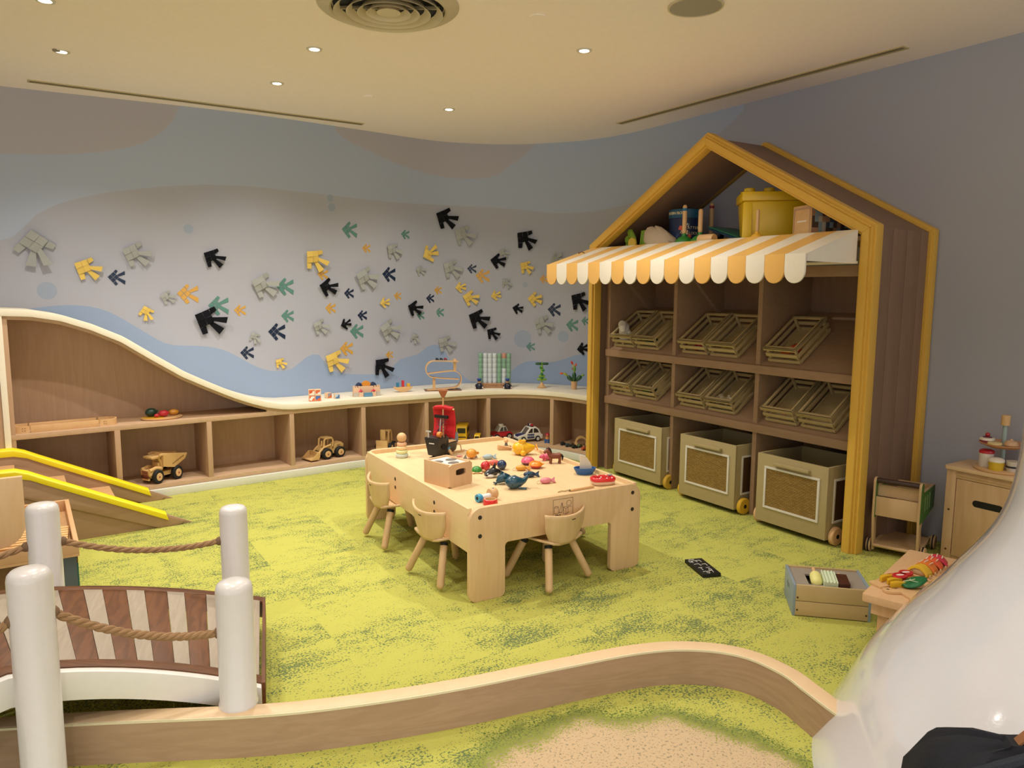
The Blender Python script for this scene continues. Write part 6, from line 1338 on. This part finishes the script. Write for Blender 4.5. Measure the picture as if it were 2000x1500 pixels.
bld('blade_lip', MB().rod((-.106, -.05, .016), (-.106, .05, .016), .008), TOYW, d)
for y in (-.03, .03): bld('cab_hoop', MB().tube([(0, y, .075), (.005, y, .15), (.03, y, .172), (.075, y, .165), (.085, y, .12), (.09, y, .075)], .009, 8), NAT, d)
bld('roof', MB().box((.012, -.036, .166), (.075, .036, .178)), NAT, d, bev=.003); bld('front_mast', MB().box((-.06, -.022, .10), (-.04, .022, .195)), NAT, d, bev=.002); bld('seat_back', MB().box((.06, -.02, .075), (.072, .02, .125)), NAT, d)
bld('chimney', MB().rod((.098, .02, .075), (.098, .02, .13), .009), NAT, d)
def bus(u, d_, rz, sc, lab, nm):
    r = thing(nm, lab, 'toy bus', M=cub(u, d_, rz) @ Matrix.Diagonal((sc, sc, sc, 1)))
    bld('body', MB().prism(rrect(-.10, .014, .10, .155, (.01, .01, .03, .03)), -.048, .048, RX(90)), mat('#e2b41c', .4), r, bev=.006)
    for k in range(4):
        for y in (-.0488, .048): bld('window', MB().prism(rrect(-.088 + k*.044, .085, -.054 + k*.044, .13, .006), -y-.0008, -y, RX(90)), mat('#2b2620', .3), r)
    for x in (-.1008, .1): bld('end_window', MB().prism(rrect(-.036, .085, .036, .13, .006), x, x+.0008, YZ), mat('#2b2620', .3), r); bld('stripe', MB().prism(rrect(-.04, .045, .04, .055, .002), x, x+.0008, YZ), BLACK, r)
    for x in (-.06, .06):
        for y in (-.045, .045): wheel(r, x, y, .022, .016, mat('#d9d3c6', .5))
bus(919, .20, 62, 1.05, 'yellow toy school bus behind the pirate ship sail', 'toy_bus')
bus(936, .05, 66, .55, 'small yellow toy bus at the front of the cubby', 'toy_bus')
r = thing('toy_fire_car', 'red toy car with white domed cab beside the police car', 'toy car', M=cub(983, .19, 18))
bld('body', MB().prism([(-.10, .03), (-.105, .05), (-.06, .072), (.075, .078), (.105, .055), (.10, .03)], -.058, .058, RX(90)), mat('#c3202a', .35, coat=.3), r, bev=.010)
bld('cab', MB().prism([(-.05, .076), (-.02, .125), (.035, .128), (.06, .078)], -.046, .046, RX(90)), mat('#dcd6c8', .4), r, bev=.006)
for y in (-.0468, .046): bld('side_window', MB().prism([(-.034, .082), (-.013, .118), (.006, .12), (.006, .082)], -y-.0008, -y, RX(90)), mat('#4a4a48', .25), r); bld('side_window', MB().prism([(.014, .082), (.014, .12), (.031, .121), (.047, .082)], -y-.0008, -y, RX(90)), mat('#4a4a48', .25), r)
bld('roof_ring', MB().lathe([(.012, .127), (.026, .127), (.026, .142), (.02, .146), (.012, .146)], 18), mat('#e2dccb', .4), r); bld('bumper', MB().rod((-.106, -.05, .036), (-.106, .05, .036), .010), mat('#d2cfc8', .3, metal=.5), r)
for x in (-.065, .065):
    for y in (-.052, .052): wheel(r, x, y, .030, .022, mat('#d9d3c6', .5))
pc = thing('police_car', 'white and navy toy car lettered POLICE with roof lights', 'toy car', M=cub(1028, .10, 36))
PW = mat('#e6e2da', .35, coat=.2); PN = mat('#1c2c5e', .35, coat=.2)
bld('lower_body', MB().prism([(-.125, .022), (-.128, .05), (-.115, .064), (.12, .066), (.125, .03), (.12, .022)], -.05, .05, RX(90)), PW, pc, bev=.004)
bld('bonnet', MB().prism([(-.126, .052), (-.118, .068), (-.05, .078), (-.05, .06)], -.040, .040, RX(90)), PN, pc, bev=.002)
for y in (-.055, .043):
    bld('side_frame', MB().prism([(-.128, .028), (-.126, .062), (-.055, .078), (-.010, .135), (.055, .138), (.085, .118), (.105, .072), (.122, .066), (.124, .028), (.098, .028), (.092, .05), (.07, .058), (.05, .05), (.044, .028), (-.05, .028), (-.055, .05), (-.075, .058), (-.095, .05), (-.10, .028)], -y-.012, -y, RX(90)), PW, pc, bev=.002)
    bld('side_glass', MB().prism([(-.030, .085), (.0, .125), (.018, .127), (.018, .085)], -y-.0126, -y+.0006, RX(90)), mat('#3a322c', .25), pc); bld('side_glass', MB().prism([(.028, .085), (.028, .127), (.052, .127), (.072, .11), (.084, .085)], -y-.0126, -y+.0006, RX(90)), mat('#3a322c', .25), pc)
    bld('door_panel', MB().prism(rrect(-.036, .034, .036, .076, .003), -y-.013, -y+.001, RX(90)), PN, pc)
text('lettering', 'POLICE', .024, mat('#f0eee8', .5), pc, T(0, -.0564, .055) @ RX(90), .0003)
bld('roof', MB().box((-.012, -.045, .130), (.062, .045, .138)), PW, pc, bev=.002); bld('windscreen', MB().prism([(-.050, .078), (-.010, .132), (-.008, .130), (-.046, .078)], -.040, .040, RX(90)), mat('#6a625a', .15), pc)
bld('light_bar', MB().box((.010, -.04, .138), (.034, .04, .146)), BLACK, pc)
for y0, y1, c in ((-.04, -.013, '#b3202a'), (-.013, .013, '#d8d2c8'), (.013, .04, '#1a2140')): bld('roof_light', MB().box((.011, y0, .146), (.033, y1, .164)), mat(c, .3), pc, bev=.003)
for y in (-.035, .035): bld('headlamp', MB().ball((-.125, y, .048), (.006, .012, .008), 10), mat('#f2efe6', .25), pc)
bld('front_bumper', MB().box((-.132, -.05, .02), (-.122, .05, .03)), DARK, pc)
for x in (-.075, .072):
    for y in (-.05, .05): wheel(pc, x, y, .026, .020, mat('#e2ded4', .4))
r = thing('fire_figure', 'small toy figure with red helmet beside the police car', 'toy figure', M=cub(1062, .085, 10))
bld('body', MB().cyl((0, 0, 0), (0, 0, .055), .022, .017, 16), mat('#d98f4a', .5), r); bld('legs', MB().cyl((-.012, -.014, 0), (-.012, -.014, .035), .013, .013, 12).cyl((.012, -.014, 0), (.012, -.014, .035), .013, .013, 12), mat('#2f5f9a', .45), r); bld('head', MB().ball((0, 0, .066), .016, 14), mat('#d9a882', .5), r); bld('helmet', MB().lathe([(.024, .070), (.020, .076), (.015, .088), (0, .092)], 18), mat('#b3222a', .4), r)
toy('toy_block_pile', 'small white and red toy block behind the helmeted figure', 'toy block', cub(1072, .13, 0), [('block', MB().box((-.02, -.02, 0), (.02, .02, .055)), mat('#cdb49a', .5), dict(bev=.002)), ('red_top', MB().box((-.02, -.02, .055), (.02, .02, .085)), mat('#8e2a2c', .5), dict(bev=.002))])
for k, (u, d_) in enumerate(((1113, .16), (1139, .13))):
    toy('wooden_arch', ['wooden rainbow arch at left in the last cubby', 'wooden rainbow arch half hidden by the yellow trim'][k], 'toy arch', cub(u, d_, 40), [('arch', MB().ribbon([[(r0*math.cos(a), y, r0*math.sin(a)+.03) for r0, y in ((.042, -.02), (.058, -.02), (.058, .02), (.042, .02))] for a in [PI*q/14 for q in range(15)]]), NAT), ('foot', MB().box((-.062, -.022, 0), (-.036, .022, .032)), NAT, dict(bev=.002)), ('foot', MB().box((.036, -.022, 0), (.062, .022, .032)), NAT, dict(bev=.002))])
for k, (u, d_, c, lab) in enumerate(((1093, .06, '#23272a', 'leftmost dark tiny car in front of the wooden arch'), (1105, .035, '#3a4648', 'grey tiny car second in the front row'), (1118, .03, '#23302c', 'dark green tiny car third in the front row'), (1137, .03, '#b5522c', 'orange tiny car nearest the yellow trim'), (1103, .10, '#6a5238', 'brown tiny car in the row behind'), (1119, .09, '#55603c', 'olive tiny car in the row behind'), (1133, .085, '#4a3a30', 'dark brown tiny car in the row behind'))):
    v = thing('tiny_car', lab, 'toy car', M=cub(u, d_, 55 + 8*k), group='tiny cars in the last cubby')
    bld('body', MB().prism([(-.028, .006), (.028, .006), (.027, .018), (.014, .021), (.006, .032), (-.016, .032), (-.026, .020)], -.014, .014, RX(90)), mat(c, .35, coat=.3), v, bev=.002)
    for x2 in (-.016, .016): bld('wheels', MB().cyl((x2, -.015, .007), (x2, .015, .007), .0075, .0075, 10), DARK, v)
